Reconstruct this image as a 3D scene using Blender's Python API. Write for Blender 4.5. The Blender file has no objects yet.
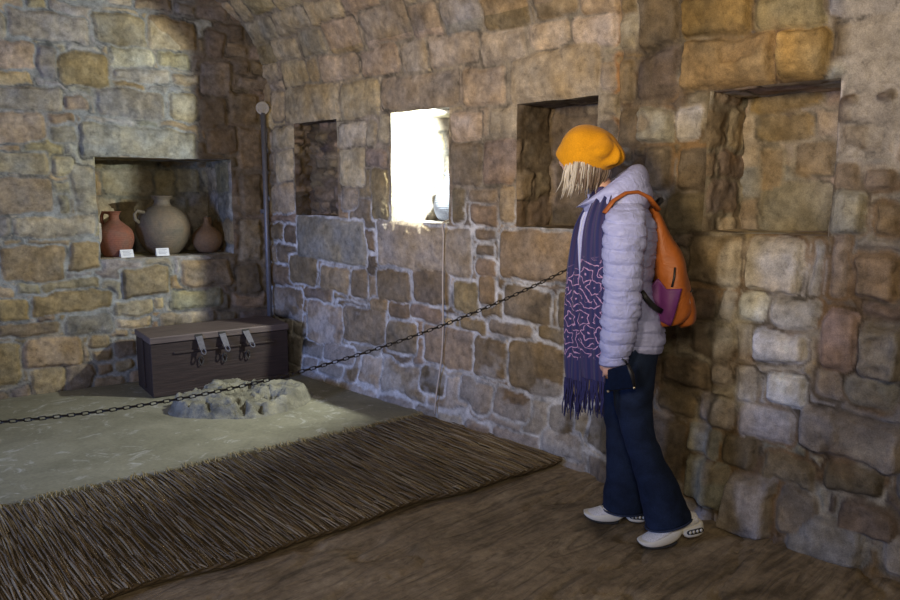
import bpy, bmesh, math, random
import numpy as np
from mathutils import Vector, Matrix
random.seed(7); rng = np.random.default_rng(7)
SC = bpy.context.scene; COL = SC.collection

# ------------------------------------------------------------------ camera, world, light, exposure
F_PX, PITCH, YAW, CAM_H = 750.0, math.atan(110/750.0), math.radians(44.58), 1.40
cd = bpy.data.cameras.new('camera'); cam = bpy.data.objects.new('camera', cd); COL.objects.link(cam)
cd.sensor_width = 36; cd.lens = 36*F_PX/900; cd.clip_start = .02
cam.location = (0, 0, CAM_H); cam.rotation_euler = (math.pi/2-PITCH, 0, -YAW)
SC.camera = cam
SC.view_settings.view_transform = 'Standard'; SC.view_settings.look = 'None'
SC.view_settings.gamma = 1; SC.view_settings.use_curve_mapping = False
SC.view_settings.exposure = 0.0
w = bpy.data.worlds.new('world'); SC.world = w; w.use_nodes = True
bg = w.node_tree.nodes['Background']; bg.inputs[0].default_value = (.55,.7,1,1); bg.inputs[1].default_value = .15

def lamp(name, kind, loc, target, energy, color, size=.1, size_y=None, spot=None, blend=.3):
    l = bpy.data.lights.new(name, kind); l.energy = energy; l.color = color
    if kind == 'AREA':
        l.shape = 'RECTANGLE'; l.size = size; l.size_y = size_y or size
    else: l.shadow_soft_size = size
    if kind == 'SPOT': l.spot_size = math.radians(spot); l.spot_blend = blend
    o = bpy.data.objects.new(name, l); COL.objects.link(o); o.location = loc
    o.rotation_euler = (Vector(target)-Vector(loc)).to_track_quat('-Z','Y').to_euler()
    return o
# museum spotlight hidden behind the near jamb of the lit window recess
lamp('recess_spotlight', 'SPOT', (3.262,3.200,1.72), (2.33,4.95,1.24), 175, (.95,1.0,.93), .018, spot=132, blend=.45)
# daylight through the doorway in the left wall
lamp('left_doorway_daylight', 'AREA', (-2.70,2.9,1.05), (3.1,2.7,.6), 84, (.34,.49,1.0), .6, 1.1)
lamp('left_blue_fill', 'SPOT', (-2.65,3.45,1.15), (3.1,4.15,.50), 330, (.22,.38,1.0), .22, spot=34, blend=.9)  # added blue spot that tints the lower wall and spares the person
# unseen warm fills, added to brighten the upper wall and the floor
lamp('warm_wall_fill', 'SPOT', (-.6,.9,1.9), (3.0,2.45,2.30), 430, (1.0,.83,.60), .25, spot=72, blend=1.0)
lamp('warm_low_fill', 'AREA', (-.4,-.3,2.1), (2.9,1.9,.7), 30, (1.0,.85,.62), .4, .4)

# ------------------------------------------------------------------ helpers
def new_mat(name):
    m = bpy.data.materials.new(name); m.use_nodes = True
    nt = m.node_tree; return m, nt, nt.nodes['Principled BSDF']
def tex_coord(nt, kind='Object'):
    return nt.nodes.new('ShaderNodeTexCoord').outputs[kind]
def noise(nt, vec, scale, detail=6, rough=.6, dist=0):
    n = nt.nodes.new('ShaderNodeTexNoise'); n.inputs['Scale'].default_value = scale
    n.inputs['Detail'].default_value = detail; n.inputs['Roughness'].default_value = rough
    n.inputs['Distortion'].default_value = dist
    nt.links.new(vec, n.inputs['Vector']); return n.outputs[0]
def ramp(nt, fac, stops):
    r = nt.nodes.new('ShaderNodeValToRGB'); nt.links.new(fac, r.inputs[0])
    el = r.color_ramp.elements
    while len(el) < len(stops): el.new(.5)
    for e, (p, c) in zip(el, stops):
        e.position = p; e.color = (c[0],c[1],c[2],1) if hasattr(c,'__len__') else (c,c,c,1)
    return r.outputs[0]
def mixc(nt, fac, a, b, mode='MIX'):
    m = nt.nodes.new('ShaderNodeMix'); m.data_type = 'RGBA'; m.blend_type = mode
    for s, v in ((0,fac),(6,a),(7,b)):
        if isinstance(v, (int,float)): m.inputs[s].default_value = v if s == 0 else (v,v,v,1)
        elif isinstance(v, tuple): m.inputs[s].default_value = (*v,1)
        else: nt.links.new(v, m.inputs[s])
    return m.outputs[2]
def mth(nt, op, a, b=None):
    m = nt.nodes.new('ShaderNodeMath'); m.operation = op
    for i, v in enumerate((a,b)):
        if v is None: continue
        if isinstance(v,(int,float)): m.inputs[i].default_value = v
        else: nt.links.new(v, m.inputs[i])
    return m.outputs[0]
def bump(nt, bsdf, h, strength=.3, dist=.01):
    b = nt.nodes.new('ShaderNodeBump'); b.inputs['Strength'].default_value = strength
    b.inputs['Distance'].default_value = dist; nt.links.new(h, b.inputs['Height'])
    nt.links.new(b.outputs[0], bsdf.inputs['Normal'])
def simple(name, col, rough=.7, metal=0, var=.25, scale=30, bs=.2, bd=.004, spec=.5, sheen=0):
    m, nt, p = new_mat(name); tc = tex_coord(nt)
    n = noise(nt, tc, scale)
    c = mixc(nt, 1.0, tuple(col), ramp(nt, n, [(.25,1-var),(.75,1+var)]), 'MULTIPLY')
    nt.links.new(c, p.inputs['Base Color']); p.inputs['Roughness'].default_value = rough
    p.inputs['Metallic'].default_value = metal; p.inputs['Specular IOR Level'].default_value = spec
    if sheen: p.inputs['Sheen Weight'].default_value = sheen
    if bs: bump(nt, p, n, bs, bd)
    return m

def link_mesh(name, verts, faces, mat=None, parent=None, smooth=True, cols=None):
    me = bpy.data.meshes.new(name)
    verts = np.asarray(verts, dtype=np.float32)
    if isinstance(faces, np.ndarray) and faces.ndim == 2:
        nf, k = faces.shape
        me.vertices.add(len(verts)); me.vertices.foreach_set('co', verts.ravel())
        me.loops.add(nf*k); me.loops.foreach_set('vertex_index', faces.astype(np.int32).ravel())
        me.polygons.add(nf)
        me.polygons.foreach_set('loop_start', np.arange(nf, dtype=np.int32)*k)
        me.polygons.foreach_set('loop_total', np.full(nf, k, dtype=np.int32))
        me.update(calc_edges=True)
    else:
        me.from_pydata([tuple(map(float,v)) for v in verts], [], [tuple(int(i) for i in f) for f in faces])
    me.validate()
    if smooth: me.polygons.foreach_set('use_smooth', np.ones(len(me.polygons), dtype=bool))
    if cols is not None:
        a = me.color_attributes.new('Col', 'FLOAT_COLOR', 'POINT')
        c = np.ones((len(verts),4), dtype=np.float32); c[:, :3] = cols
        a.data.foreach_set('color', c.ravel())
    if mat: me.materials.append(mat)
    o = bpy.data.objects.new(name, me); COL.objects.link(o)
    if parent: o.parent = parent
    return o
def tag(o, label=None, cat=None, group=None, kind=None):
    if label: o['label'] = label
    if cat: o['category'] = cat
    if group: o['group'] = group
    if kind: o['kind'] = kind
    return o
def empty(name, loc, label, cat, group=None, rotz=0):
    o = bpy.data.objects.new(name, None); COL.objects.link(o); o.location = loc
    o.rotation_euler = (0,0,rotz); o.empty_display_size = .1
    return tag(o, label, cat, group)

class MB:
    """collects shapes that become ONE mesh"""
    def __init__(s): s.v = []; s.f = []
    def add(s, v, f):
        k = len(s.v); s.v += [tuple(map(float,p)) for p in v]; s.f += [tuple(i+k for i in q) for q in f]; return s
    def box(s, c, d, rot=None):
        v = [Vector((x*d[0]/2, y*d[1]/2, z*d[2]/2)) for x in (-1,1) for y in (-1,1) for z in (-1,1)]
        if rot: v = [rot @ p for p in v]
        v = [p+Vector(c) for p in v]
        return s.add(v, [(0,1,3,2),(4,6,7,5),(0,4,5,1),(2,3,7,6),(0,2,6,4),(1,5,7,3)])
    def tube(s, pts, r, n=8, cap=True, flat=1.0, upv=None):
        pts = [Vector(p) for p in pts]; rs = r if hasattr(r,'__len__') else [r]*len(pts)
        t0 = (pts[1]-pts[0]).normalized()
        nrm = Vector(upv) if upv else t0.orthogonal(); rings = []
        for i, p in enumerate(pts):
            t = (pts[min(i+1,len(pts)-1)]-pts[max(i-1,0)]).normalized()
            nrm = (nrm - t*nrm.dot(t));
            if nrm.length < 1e-6: nrm = t.orthogonal()
            nrm.normalize(); b = t.cross(nrm)
            rings.append([p + nrm*(rs[i]*math.cos(a)) + b*(rs[i]*flat*math.sin(a)) for a in [2*math.pi*k/n for k in range(n)]])
        return s.rings(rings, cap)
    def rings(s, rings, cap=True, closed=False):
        n = len(rings[0]); v = [p for r in rings for p in r]; f = []
        m = len(rings)
        for i in range(m if closed else m-1):
            for k in range(n):
                a = i*n+k; b = i*n+(k+1)%n; c = ((i+1)%m)*n+(k+1)%n; d = ((i+1)%m)*n+k
                f.append((a,b,c,d))
        if cap and not closed:
            f.append(tuple(range(n-1,-1,-1))); f.append(tuple((m-1)*n+k for k in range(n)))
        return s.add(v, f)
    def lathe(s, prof, n=40, c=(0,0,0)):
        return s.rings([[(c[0]+r*math.cos(2*math.pi*k/n), c[1]+r*math.sin(2*math.pi*k/n), c[2]+z) for k in range(n)] for r, z in prof])
    def build(s, name, mat, parent=None, smooth=True, bevel=0, sub=0, remesh=0, autos=None):
        o = link_mesh(name, s.v, s.f, mat, parent, smooth)
        if remesh:
            m = o.modifiers.new('remesh','REMESH'); m.mode = 'VOXEL'; m.voxel_size = remesh; m.use_smooth_shade = True
            sm = o.modifiers.new('smooth','SMOOTH'); sm.iterations = 3; sm.factor = .5
        if bevel:
            m = o.modifiers.new('bevel','BEVEL'); m.width = bevel; m.segments = 2; m.limit_method = 'ANGLE'
        if sub:
            m = o.modifiers.new('sub','SUBSURF'); m.levels = sub; m.render_levels = sub
        return o

# numpy value noise
def _h(ix, iy, iz, seed):
    n = (ix*374761393 + iy*668265263 + iz*2147483647 + seed*974711) & 0xffffffff
    n = ((n ^ (n >> 13))*1274126177) & 0xffffffff
    n = (n ^ (n >> 16)) & 0xffffffff
    return n/4294967295.0
def vnoise(x, y, z=0.0, seed=0):
    x, y, z = np.broadcast_arrays(np.asarray(x,float), np.asarray(y,float), np.asarray(z,float))
    ix, iy, iz = np.floor(x).astype(np.int64), np.floor(y).astype(np.int64), np.floor(z).astype(np.int64)
    fx, fy, fz = x-ix, y-iy, z-iz
    fx, fy, fz = fx*fx*(3-2*fx), fy*fy*(3-2*fy), fz*fz*(3-2*fz)
    r = 0
    for dx in (0,1):
        for dy in (0,1):
            for dz in (0,1):
                r = r + _h(ix+dx, iy+dy, iz+dz, seed)*(fx if dx else 1-fx)*(fy if dy else 1-fy)*(fz if dz else 1-fz)
    return r
def fbm(x, y, z=0.0, oct=4, seed=0, gain=.5):
    s = 0; a = 1; t = 0
    for o in range(oct):
        s = s + a*(vnoise(np.asarray(x)*2**o, np.asarray(y)*2**o, np.asarray(z)*2**o, seed+o*17)*2-1); t += a; a *= gain
    return s/t
def sstep(a, b, x):
    t = np.clip((x-a)/(b-a), 0, 1); return t*t*(3-2*t)

# camera model used to read coordinates off the photograph (world metres out)
_fw = np.array([math.sin(YAW)*math.cos(PITCH), math.cos(YAW)*math.cos(PITCH), -math.sin(PITCH)])
_rt = np.array([math.cos(YAW), -math.sin(YAW), 0]); _up = np.cross(_rt, _fw); _C = np.array([0,0,CAM_H])
def ray(px, py): return _fw + _rt*(px-450)/F_PX - _up*(py-300)/F_PX

# ------------------------------------------------------------------ wall frames
WX = 3.10
B0 = np.array([3.10, 5.15]); BA = math.radians(10)
bu = np.array([-math.cos(BA), math.sin(BA)]); bn = np.array([-math.sin(BA), -math.cos(BA)])
Z0, R1, A1 = 2.05, .90, math.radians(60)
XK, ZK = WX-R1*(1-math.cos(A1)), Z0+R1*math.sin(A1); R2 = XK/math.sin(math.pi/2-A1)
S1 = Z0+R1*A1; S2 = S1+R2*(math.pi/2-A1)
def right_surf(y, s, dep):
    """y along the wall, s up the wall and over the vault, dep into the masonry"""
    y, s, dep = np.broadcast_arrays(np.asarray(y,float), np.asarray(s,float), np.asarray(dep,float))
    x = np.full(y.shape, WX); z = s.copy(); nx = np.full(y.shape, -1.0); nz = np.zeros(y.shape)
    m = (s > Z0) & (s <= S1); a = (s-Z0)/R1
    x = np.where(m, WX-R1*(1-np.cos(a)), x); z = np.where(m, Z0+R1*np.sin(a), z)
    nx = np.where(m, -np.cos(a), nx); nz = np.where(m, -np.sin(a), nz)
    m = s > S1; a = A1+(s-S1)/R2
    cx, cz = 0.0, ZK-R2*math.sin(A1)
    x = np.where(m, cx+R2*np.cos(a), x); z = np.where(m, cz+R2*np.sin(a), z)
    nx = np.where(m, -np.cos(a), nx); nz = np.where(m, -np.sin(a), nz)
    return np.stack([x-nx*dep, y, z-nz*dep], -1)
def right_px(px, py):
    """photo pixel -> (y, s) on the right wall"""
    d = ray(px, py); p = _C+d*WX/d[0]
    if p[2] <= Z0: return p[1], p[2]
    lo, best = None, None
    for s in np.linspace(Z0, S2, 500):
        q = right_surf(0, s, 0); t = q[0]/d[0]; z = _C[2]+d[2]*t
        e = z-q[2]
        if lo is not None and e*lo[0] <= 0: return d[1]*t, s
        lo = (e, s)
    return p[1], p[2]
def back_surf(u, z, dep):
    u, z, dep = np.broadcast_arrays(np.asarray(u,float), np.asarray(z,float), np.asarray(dep,float))
    return np.stack([B0[0]+bu[0]*u-bn[0]*dep, B0[1]+bu[1]*u-bn[1]*dep, z], -1)
def back_px(px, py, dep=0):
    d = ray(px, py); n = np.array([bn[0],bn[1],0]); P = np.array([*(B0-bn*dep),0])
    p = _C+d*(((P-_C)@n)/(d@n)); return (p[:2]-B0)@bu, p[2]

PAL = {'t':(.42,.335,.23), 'T':(.50,.41,.29), 'b':(.255,.195,.13), 'B':(.19,.145,.10), 'o':(.34,.225,.095), 'O':(.33,.25,.145),
       'w':(.60,.55,.47), 'W':(.80,.78,.75), 'g':(.31,.28,.24), 'G':(.38,.35,.295), 'p':(.36,.27,.20), 'd':(.12,.09,.065), 'y':(.38,.335,.225)}
def parse(txt, fn, dflt):
    out = []
    for line in txt.strip().split(';'):
        a = line.split()
        if len(a) < 4: continue
        x0, x1, y0, y1 = map(float, a[:4]); xc = (x0+x1)/2
        u0 = fn(x0,(y0+y1)/2)[0]; u1 = fn(x1,(y0+y1)/2)[0]; zt = fn(xc,y0)[1]; zb = fn(xc,y1)[1]
        k = a[4] if len(a) > 4 else dflt(xc, (y0+y1)/2)
        pr = float(a[5]) if len(a) > 5 else 0
        out.append((min(u0,u1), max(u0,u1), zb, zt, k, pr))
    return out
def stone_field(U, S, stones, auto_fn, seed, warp=.014, round_=.03, mort=.018, prot=(.010,.022), row_h=(.13,.24), len_=(.16,.45), auto_warp=.02):
    """returns inside-depth, colour, protrusion for every grid point"""
    wu = fbm(U*7, S*7, 1.3, 3, seed)*warp*1.5+fbm(U*28, S*28, 2.3, 3, seed+3)*.010
    ws = fbm(U*7, S*7, 9.1, 3, seed+5)*warp*1.5+fbm(U*28, S*28, 7.3, 3, seed+8)*.010
    best = np.full(U.shape, -1.0); col = np.zeros(U.shape+(3,)); pr = np.zeros(U.shape)
    def paint(u0,u1,s0,s1,k,p,best,col,pr,ww=1.0):
        m = (U > u0-.09)&(U < u1+.09)&(S > s0-.09)&(S < s1+.09)
        if not m.any(): return
        hu, hs = (u1-u0)/2, (s1-s0)/2; r = min(round_, hu*.6, hs*.6)
        tilt = random.uniform(-.05,.05)
        du = U[m]+wu[m]*ww-(u0+u1)/2; ds = S[m]+ws[m]*ww-(s0+s1)/2+du*tilt
        qx, qy = np.abs(du)-hu+r, np.abs(ds)-hs+r
        d = -(np.hypot(np.maximum(qx,0), np.maximum(qy,0))+np.minimum(np.maximum(qx,qy),0)-r)
        b = best[m]; win = d > b
        c = np.array(PAL[k])*random.uniform(.80,1.2)*np.array([1+random.uniform(-.05,.05),1,1+random.uniform(-.12,.12)])
        cc = col[m]; cc[win] = c; col[m] = cc
        pp = pr[m]; pp[win] = random.uniform(*prot)+p; pr[m] = pp
        b[win] = d[win]; best[m] = b
    for (u0,u1,s0,s1,k,p) in stones: paint(u0,u1,s0,s1,k,p,best,col,pr)
    ab = np.full(U.shape, -1.0); ac = np.zeros(col.shape); ap = np.zeros(U.shape)
    s = S.min()-random.uniform(0,.1)
    while s < S.max():
        h = random.uniform(*row_h); u = U.min()-random.uniform(0,.3)
        while u < U.max():
            L = random.uniform(*len_); j = random.uniform(-.012,.012)
            paint(u+mort/2, u+L-mort/2, s+mort/2+j, s+h-mort/2+j*.5, auto_fn(u+L/2, s+h/2), 0, ab, ac, ap, auto_warp/warp)
            u += L
        s += h
    lim = -best-.014
    ain = np.minimum(ab, lim); use = ain > best
    col[use] = ac[use]; pr[use] = ap[use]; best = np.where(use, ain, best)
    return best, col, pr
def wall_colours(U, S, ins, col, mortar, seed, cover=None):
    m = sstep(-.003, .006, ins)[...,None]
    v = 1+.42*fbm(U*5, S*5, 0, 3, seed)+.42*fbm(U*22, S*22, 4, 4, seed+2, .65)
    hue = fbm(U*9, S*9, 6, 3, seed+9)[...,None]
    c = col*v[...,None]*(1+hue*np.array([.10,.0,-.22]))
    mc = mortar*(1+.22*fbm(U*15, S*15, 3, 3, seed+4))[...,None]
    bl = np.clip(.30+.9*fbm(U*3.2, S*3.2, 12, 3, seed+6), 0, .85)[...,None]*(1-.75*sstep(.45,.56,mortar.mean(-1)))[...,None]; mc = mc*(1-bl)+col*.85*bl
    crev = (np.exp(-((ins+.004)/.004)**2)*sstep(-.2,.4,fbm(U*11, S*11, 15, 3, seed+7)))[...,None]; mc = mc*(1-.6*crev)
    c = c*m+mc*(1-m)
    if cover is not None: c = c*(1-cover[...,None])+mc*cover[...,None]
    return np.clip(c, .01, .9)
def axis(lo, hi, segs, cuts=()):
    """1-D grid coordinates; segs = [(upto, step)...]; cuts are hit exactly"""
    pts = [lo]; x = lo
    for up, st in segs:
        while x < min(up,hi)-1e-6: x = min(x+st, hi); pts.append(x)
    pts = np.array(pts)
    for c in cuts: pts[np.argmin(np.abs(pts-c))] = c
    return np.unique(pts)
def grid_faces(n, m, keep=None, off=0):
    i, j = np.meshgrid(np.arange(n-1), np.arange(m-1), indexing='ij')
    a = (i*m+j); f = np.stack([a, a+m, a+m+1, a+1], -1).reshape(-1,4)
    if keep is not None: f = f[keep.ravel()]
    return f+off
def lat(U, S, seed):       # sideways wander of edges, shared by walls and niche mouths
    return .011*fbm(U*6, S*6, .5, 3, seed+70), .009*fbm(U*6, S*6, 5.5, 3, seed+71)

stone_mat, nt, p = new_mat('masonry')
at = nt.nodes.new('ShaderNodeVertexColor'); at.layer_name = 'Col'; tc = tex_coord(nt)
n1 = noise(nt, tc, 26, 10, .68); n2 = noise(nt, tc, 210, 4, .65); n3 = noise(nt, tc, 12, 5, .6, .4)
c = mixc(nt, 1.0, at.outputs[0], ramp(nt, n1, [(.28,.50),(.42,.88),(.55,1.06),(.75,1.38)]), 'MULTIPLY')
c = mixc(nt, 1.0, c, ramp(nt, n2, [(.3,.76),(.7,1.20)]), 'MULTIPLY')
c = mixc(nt, 1.0, c, ramp(nt, n3, [(.3,(.82,.80,.76)),(.55,(1,1,1)),(.75,(1.12,1.1,1.06))]), 'MULTIPLY')
nt.links.new(c, p.inputs['Base Color']); p.inputs['Roughness'].default_value = .9; p.inputs['Specular IOR Level'].default_value = .2
hh = mth(nt, 'ADD', mth(nt, 'MULTIPLY', n1, 1.0), mth(nt, 'MULTIPLY', n2, .35)); bump(nt, p, hh, .8, .014)

def build_wall(name, surf, Uax, Sax, holes, stones, auto_fn, mortar_fn, seed, extra=None, cover_fn=None, tint_fn=None, **kw):
    U, S = np.meshgrid(Uax, Sax, indexing='ij')
    ins, col, pr = stone_field(U, S, stones, auto_fn, seed, **kw)
    if tint_fn: col = tint_fn(U, S, col)
    cov = cover_fn(U, S) if cover_fn else None
    C = wall_colours(U, S, ins, col, mortar_fn(U, S), seed, cov)
    if name in ('wall_right',): pr = pr*(1+.9*sstep(2.05,1.95,U))
    h = pr*sstep(0, .02, ins)+.008*np.clip(ins/.09,0,1)+.007*fbm(U*16, S*16, 0, 4, seed+20)*sstep(-.01,.02,ins)+.003*fbm(U*40,S*40,0,2,seed+21)
    if cov is not None: h = h*(1-cov)+cov*(.012+.010*fbm(U*10,S*10,2,3,seed+30))
    if extra: h = h+extra(U, S)
    dl, ds = lat(U, S, seed)
    fade = np.ones(U.shape); keep = np.ones((len(Uax)-1, len(Sax)-1), bool)
    for (u0,u1,s0,s1) in holes:
        qx = np.abs(U-(u0+u1)/2)-(u1-u0)/2; qy = np.abs(S-(s0+s1)/2)-(s1-s0)/2
        d = np.hypot(np.maximum(qx,0), np.maximum(qy,0))
        fade = np.minimum(fade, np.sqrt(np.clip(d/.075,0,1)))
        uc = (Uax[:-1]+Uax[1:])/2; sc = (Sax[:-1]+Sax[1:])/2
        keep &= ~((uc[:,None] > u0)&(uc[:,None] < u1)&(sc[None] > s0)&(sc[None] < s1))
    V = surf(U+dl, S+ds, -h*fade)
    o = link_mesh(name, V.reshape(-1,3), grid_faces(len(Uax), len(Sax), keep), stone_mat, cols=C.reshape(-1,3))
    return tag(o, kind='structure')
def build_niche(name, surf, hole, depth, seed, auto_fn, mortar, stones_back=(), wallseed=0, rough=.010, open_side=None, step=.012, **kw):
    """the inside of a recess: four cheeks and a back, joined to the wall's own mouth"""
    u0,u1,s0,s1 = hole; nd = max(6, int(depth/step)); D = np.linspace(0, depth, nd)
    V = []; Fc = []; Cc = []; off = 0
    def lay(P, A, B, U, S, Dp, st=()):
        nonlocal off
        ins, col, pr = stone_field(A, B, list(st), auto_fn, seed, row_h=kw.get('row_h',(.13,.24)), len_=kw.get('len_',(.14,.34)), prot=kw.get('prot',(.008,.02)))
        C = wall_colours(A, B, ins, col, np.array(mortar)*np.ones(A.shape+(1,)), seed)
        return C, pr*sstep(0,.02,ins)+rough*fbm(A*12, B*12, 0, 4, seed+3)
    ua = np.linspace(u0,u1,max(4,int((u1-u0)/step))); sa = np.linspace(s0,s1,max(4,int((s1-s0)/step)))
    for side in ('u0','u1','s0','s1','back'):
        if side == open_side: continue
        if side[0] == 'u':
            Sg, Dg = np.meshgrid(sa, D, indexing='ij'); Ug = np.full(Sg.shape, u0 if side=='u0' else u1)
            C, h = lay(None, Dg+(3 if side=='u0' else 7), Sg, Ug, Sg, Dg)
        elif side[0] == 's':
            Ug, Dg = np.meshgrid(ua, D, indexing='ij'); Sg = np.full(Ug.shape, s0 if side=='s0' else s1)
            C, h = lay(None, Ug, Dg+(11 if side=='s0' else 15), Ug, Sg, Dg); h = h*.5
        else:
            Ug, Sg = np.meshgrid(ua, sa, indexing='ij'); Dg = np.full(Ug.shape, depth)
            C, h = lay(None, Ug, Sg, Ug, Sg, Dg, stones_back)
        dl, ds = lat(Ug, Sg, wallseed)
        k = np.clip(Dg/.03, 0, 1); h = h*k
        U2, S2_, D2 = Ug+dl, Sg+ds, Dg.copy()
        if side == 'u0': U2 = U2+np.abs(h)
        elif side == 'u1': U2 = U2-np.abs(h)
        elif side == 's0': S2_ = S2_+h*.4-.002*k
        elif side == 's1': S2_ = S2_-h*.6
        else: D2 = D2-h
        if side == 'back':   # widen so that it closes behind the cheeks
            U2 = (U2-(u0+u1)/2)*1.14+(u0+u1)/2; S2_ = (S2_-(s0+s1)/2)*1.12+(s0+s1)/2; D2 = D2-.01
        V.append(surf(U2, S2_, D2).reshape(-1,3)); Cc.append(C.reshape(-1,3))
        Fc.append(grid_faces(Ug.shape[0], Ug.shape[1], None, off)); off += Ug.size
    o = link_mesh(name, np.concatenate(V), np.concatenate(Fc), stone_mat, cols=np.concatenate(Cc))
    return tag(o, kind='structure')

# ------------------------------------------------------------------ right wall with its vault
HOLES_R = [(4.24,4.76,1.22,1.88), (3.15,3.67,1.20,1.875), (2.13,2.64,1.205,1.85), (1.045,1.57,1.22,1.82)]
RIGHT = """
285 339 86 121 T; 341 379 82 117 T; 381 459 75 106 t; 463 506 67 104 t; 512 601 50 99 T .012; 271 284 92 120 T;
281 308 60 86 T; 309 319 60 83 t; 320 359 56 80 T; 361 399 47 75 t; 401 428 43 71 T; 430 479 35 67 T; 481 526 30 62 T; 529 572 22 48 T; 574 619 17 46 T .006;
272 300 38 60 T; 301 325 29 57 y; 326 361 18 52 t; 362 410 5 44 t; 411 441 4 40 t; 442 481 -5 35 g; 482 530 -10 30 O; 535 580 -8 18 O; 582 620 -8 14 O;
339 365 122 148 T; 366 377 122 147 t; 379 390 112 145 T; 340 366 150 186 T; 367 389 150 167 t; 373 391 168 221 O; 342 358 188 209 t; 272 295 126 149 T; 277 294 151 182 T; 272 295 184 214 t;
452 482 112 140 t; 490 517 106 138 t; 452 483 142 185 b; 484 517 140 183 b; 452 466 187 221 b; 470 498 188 201 b; 472 499 203 225 b; 501 516 184 222 t; 475 495 227 238 b; 476 495 243 257 b; 477 496 260 277 b;
602 618 120 150 b; 601 617 62 92 t;
298 366 218 262 g; 378 472 224 271 t; 500 572 230 280 b;
290 317 255 285 b; 321 349 267 292 t; 351 367 270 297 b; 377 410 270 302 b; 305 333 288 300 b; 275 303 288 320 b; 309 343 303 342 t; 345 385 308 343 b; 305 327 340 355 B; 328 357 345 362 b; 370 387 298 312 b; 388 410 303 320 b; 387 417 323 353 b;
413 449 270 306 b; 453 479 280 314 O; 480 495 276 306 O; 504 551 286 322 b; 410 442 307 322 b; 424 472 328 366 b; 460 486 318 334 b; 489 532 323 336 b; 474 508 338 378 b; 510 564 343 392 b .004; 538 566 326 342 b; 558 574 292 328 b;
464 480 378 402 B; 478 496 384 412 B; 498 534 390 418 B; 548 588 432 456 g; 552 576 406 432 B; 424 448 368 392 B; 578 640 250 290 b; 580 640 300 345 b; 582 640 355 400 b; 592 640 410 450 b;
686 757 -6 36 o .01; 760 830 -6 31 O; 686 776 38 88 o .012; 778 833 30 76 o .012; 642 683 -8 48 B; 642 681 52 98 B;  838 897 90 121 B .012; 834 842 80 152 w .02;
641 679 106 145 w .006; 680 703 106 144 w; 622 638 60 104 O; 622 646 108 146 b; 649 673 148 190 b; 681 724 150 188 b; 669 724 193 231 b; 832 865 164 187 p; 871 905 166 188 b; 833 872 189 234 G .006; 881 905 200 236 b; 905 960 90 160 p;
691 744 236 284 b; 751 806 237 290 w .008; 815 826 240 294 G; 836 853 233 299 p; 859 905 254 300 p .01; 691 721 288 317 B; 725 741 286 320 b; 745 775 291 321 W; 777 827 297 326 G; 760 817 329 360 W .006; 829 862 309 369 p; 864 910 320 378 G .03; 694 741 323 354 B; 667 715 359 386 B; 773 815 372 404 W .006; 744 762 362 400 w; 823 850 368 395 g; 852 905 376 401 G; 718 740 362 380 b; 664 700 390 412 b;
693 730 420 450 G; 732 766 430 462 b; 747 803 406 438 G; 807 910 410 455 g .012; 703 743 394 421 G; 693 742 453 497 G .006; 740 787 467 523 g .02; 790 827 480 526 b; 770 827 452 478 b; 833 893 460 487 B; 800 877 503 550 g .01; 850 905 494 522 b; 645 690 415 470 b; 905 960 440 500 g; 890 950 525 570 g
"""
def dflt_r(px, py): return 't'
def auto_r(u, s):
    if s > 1.75 and u > 1.95: return random.choice('TTTtty')
    if u > 1.95: return random.choice('bbtbBb')
    return random.choice('bbBgOG')
def mortar_r(U, S):
    up = sstep(1.15, 1.45, S+.10*fbm(U*3,S*3,0,3,5))[...,None]; near = sstep(2.1,1.95,U)[...,None]
    lo = np.array([.68,.68,.68]); hi = np.array([.33,.28,.21])
    c = lo*(1-up)+hi*up
    nn = sstep(-.15,.35,fbm(U*6,S*6,1,3,31))[...,None]
    pale = sstep(.0,.3,fbm(U*5,S*5,11,3,33))[...,None]
    n_c = np.array([.24,.15,.075])*nn+(np.array([.17,.13,.085])*(1-pale)+np.array([.42,.37,.28])*pale)*(1-nn)
    c = c*(1-near)+n_c*near
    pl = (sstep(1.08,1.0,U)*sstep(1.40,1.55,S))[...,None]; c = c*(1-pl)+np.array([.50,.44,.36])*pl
    pat = sstep(.15,.45,fbm(U*4,S*4,8,3,44))[...,None]*(1-near)
    c = c*(1-pat*.25)+np.array([.27,.23,.18])*pat*.25
    # rust coloured run beside the old break in the masonry
    rust = (np.exp(-((U-2.02+.04*fbm(U*8,S*5,0,2,6))/.028)**2)*sstep(1.55,1.75,S)*.8)[...,None]
    return c*(1-rust)+np.array([.42,.20,.06])*rust
def cover_r(U, S):     # limewash render left over the lowest courses
    n = fbm(U*5, S*7, 3, 4, 91)
    c = sstep(.10,.30,n+.45*sstep(.62,.05,S)-.06)*sstep(.75,.45,S)*sstep(1.9,2.15,U)
    c2 = sstep(.22,.36,fbm(U*3.5,S*5,8,4,93)+.02)*sstep(1.95,1.85,U)*.75
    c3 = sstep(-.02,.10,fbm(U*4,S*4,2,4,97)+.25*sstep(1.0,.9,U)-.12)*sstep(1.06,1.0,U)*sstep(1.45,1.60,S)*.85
    return np.maximum(np.maximum(c*.32, c2*.55), c3)
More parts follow.
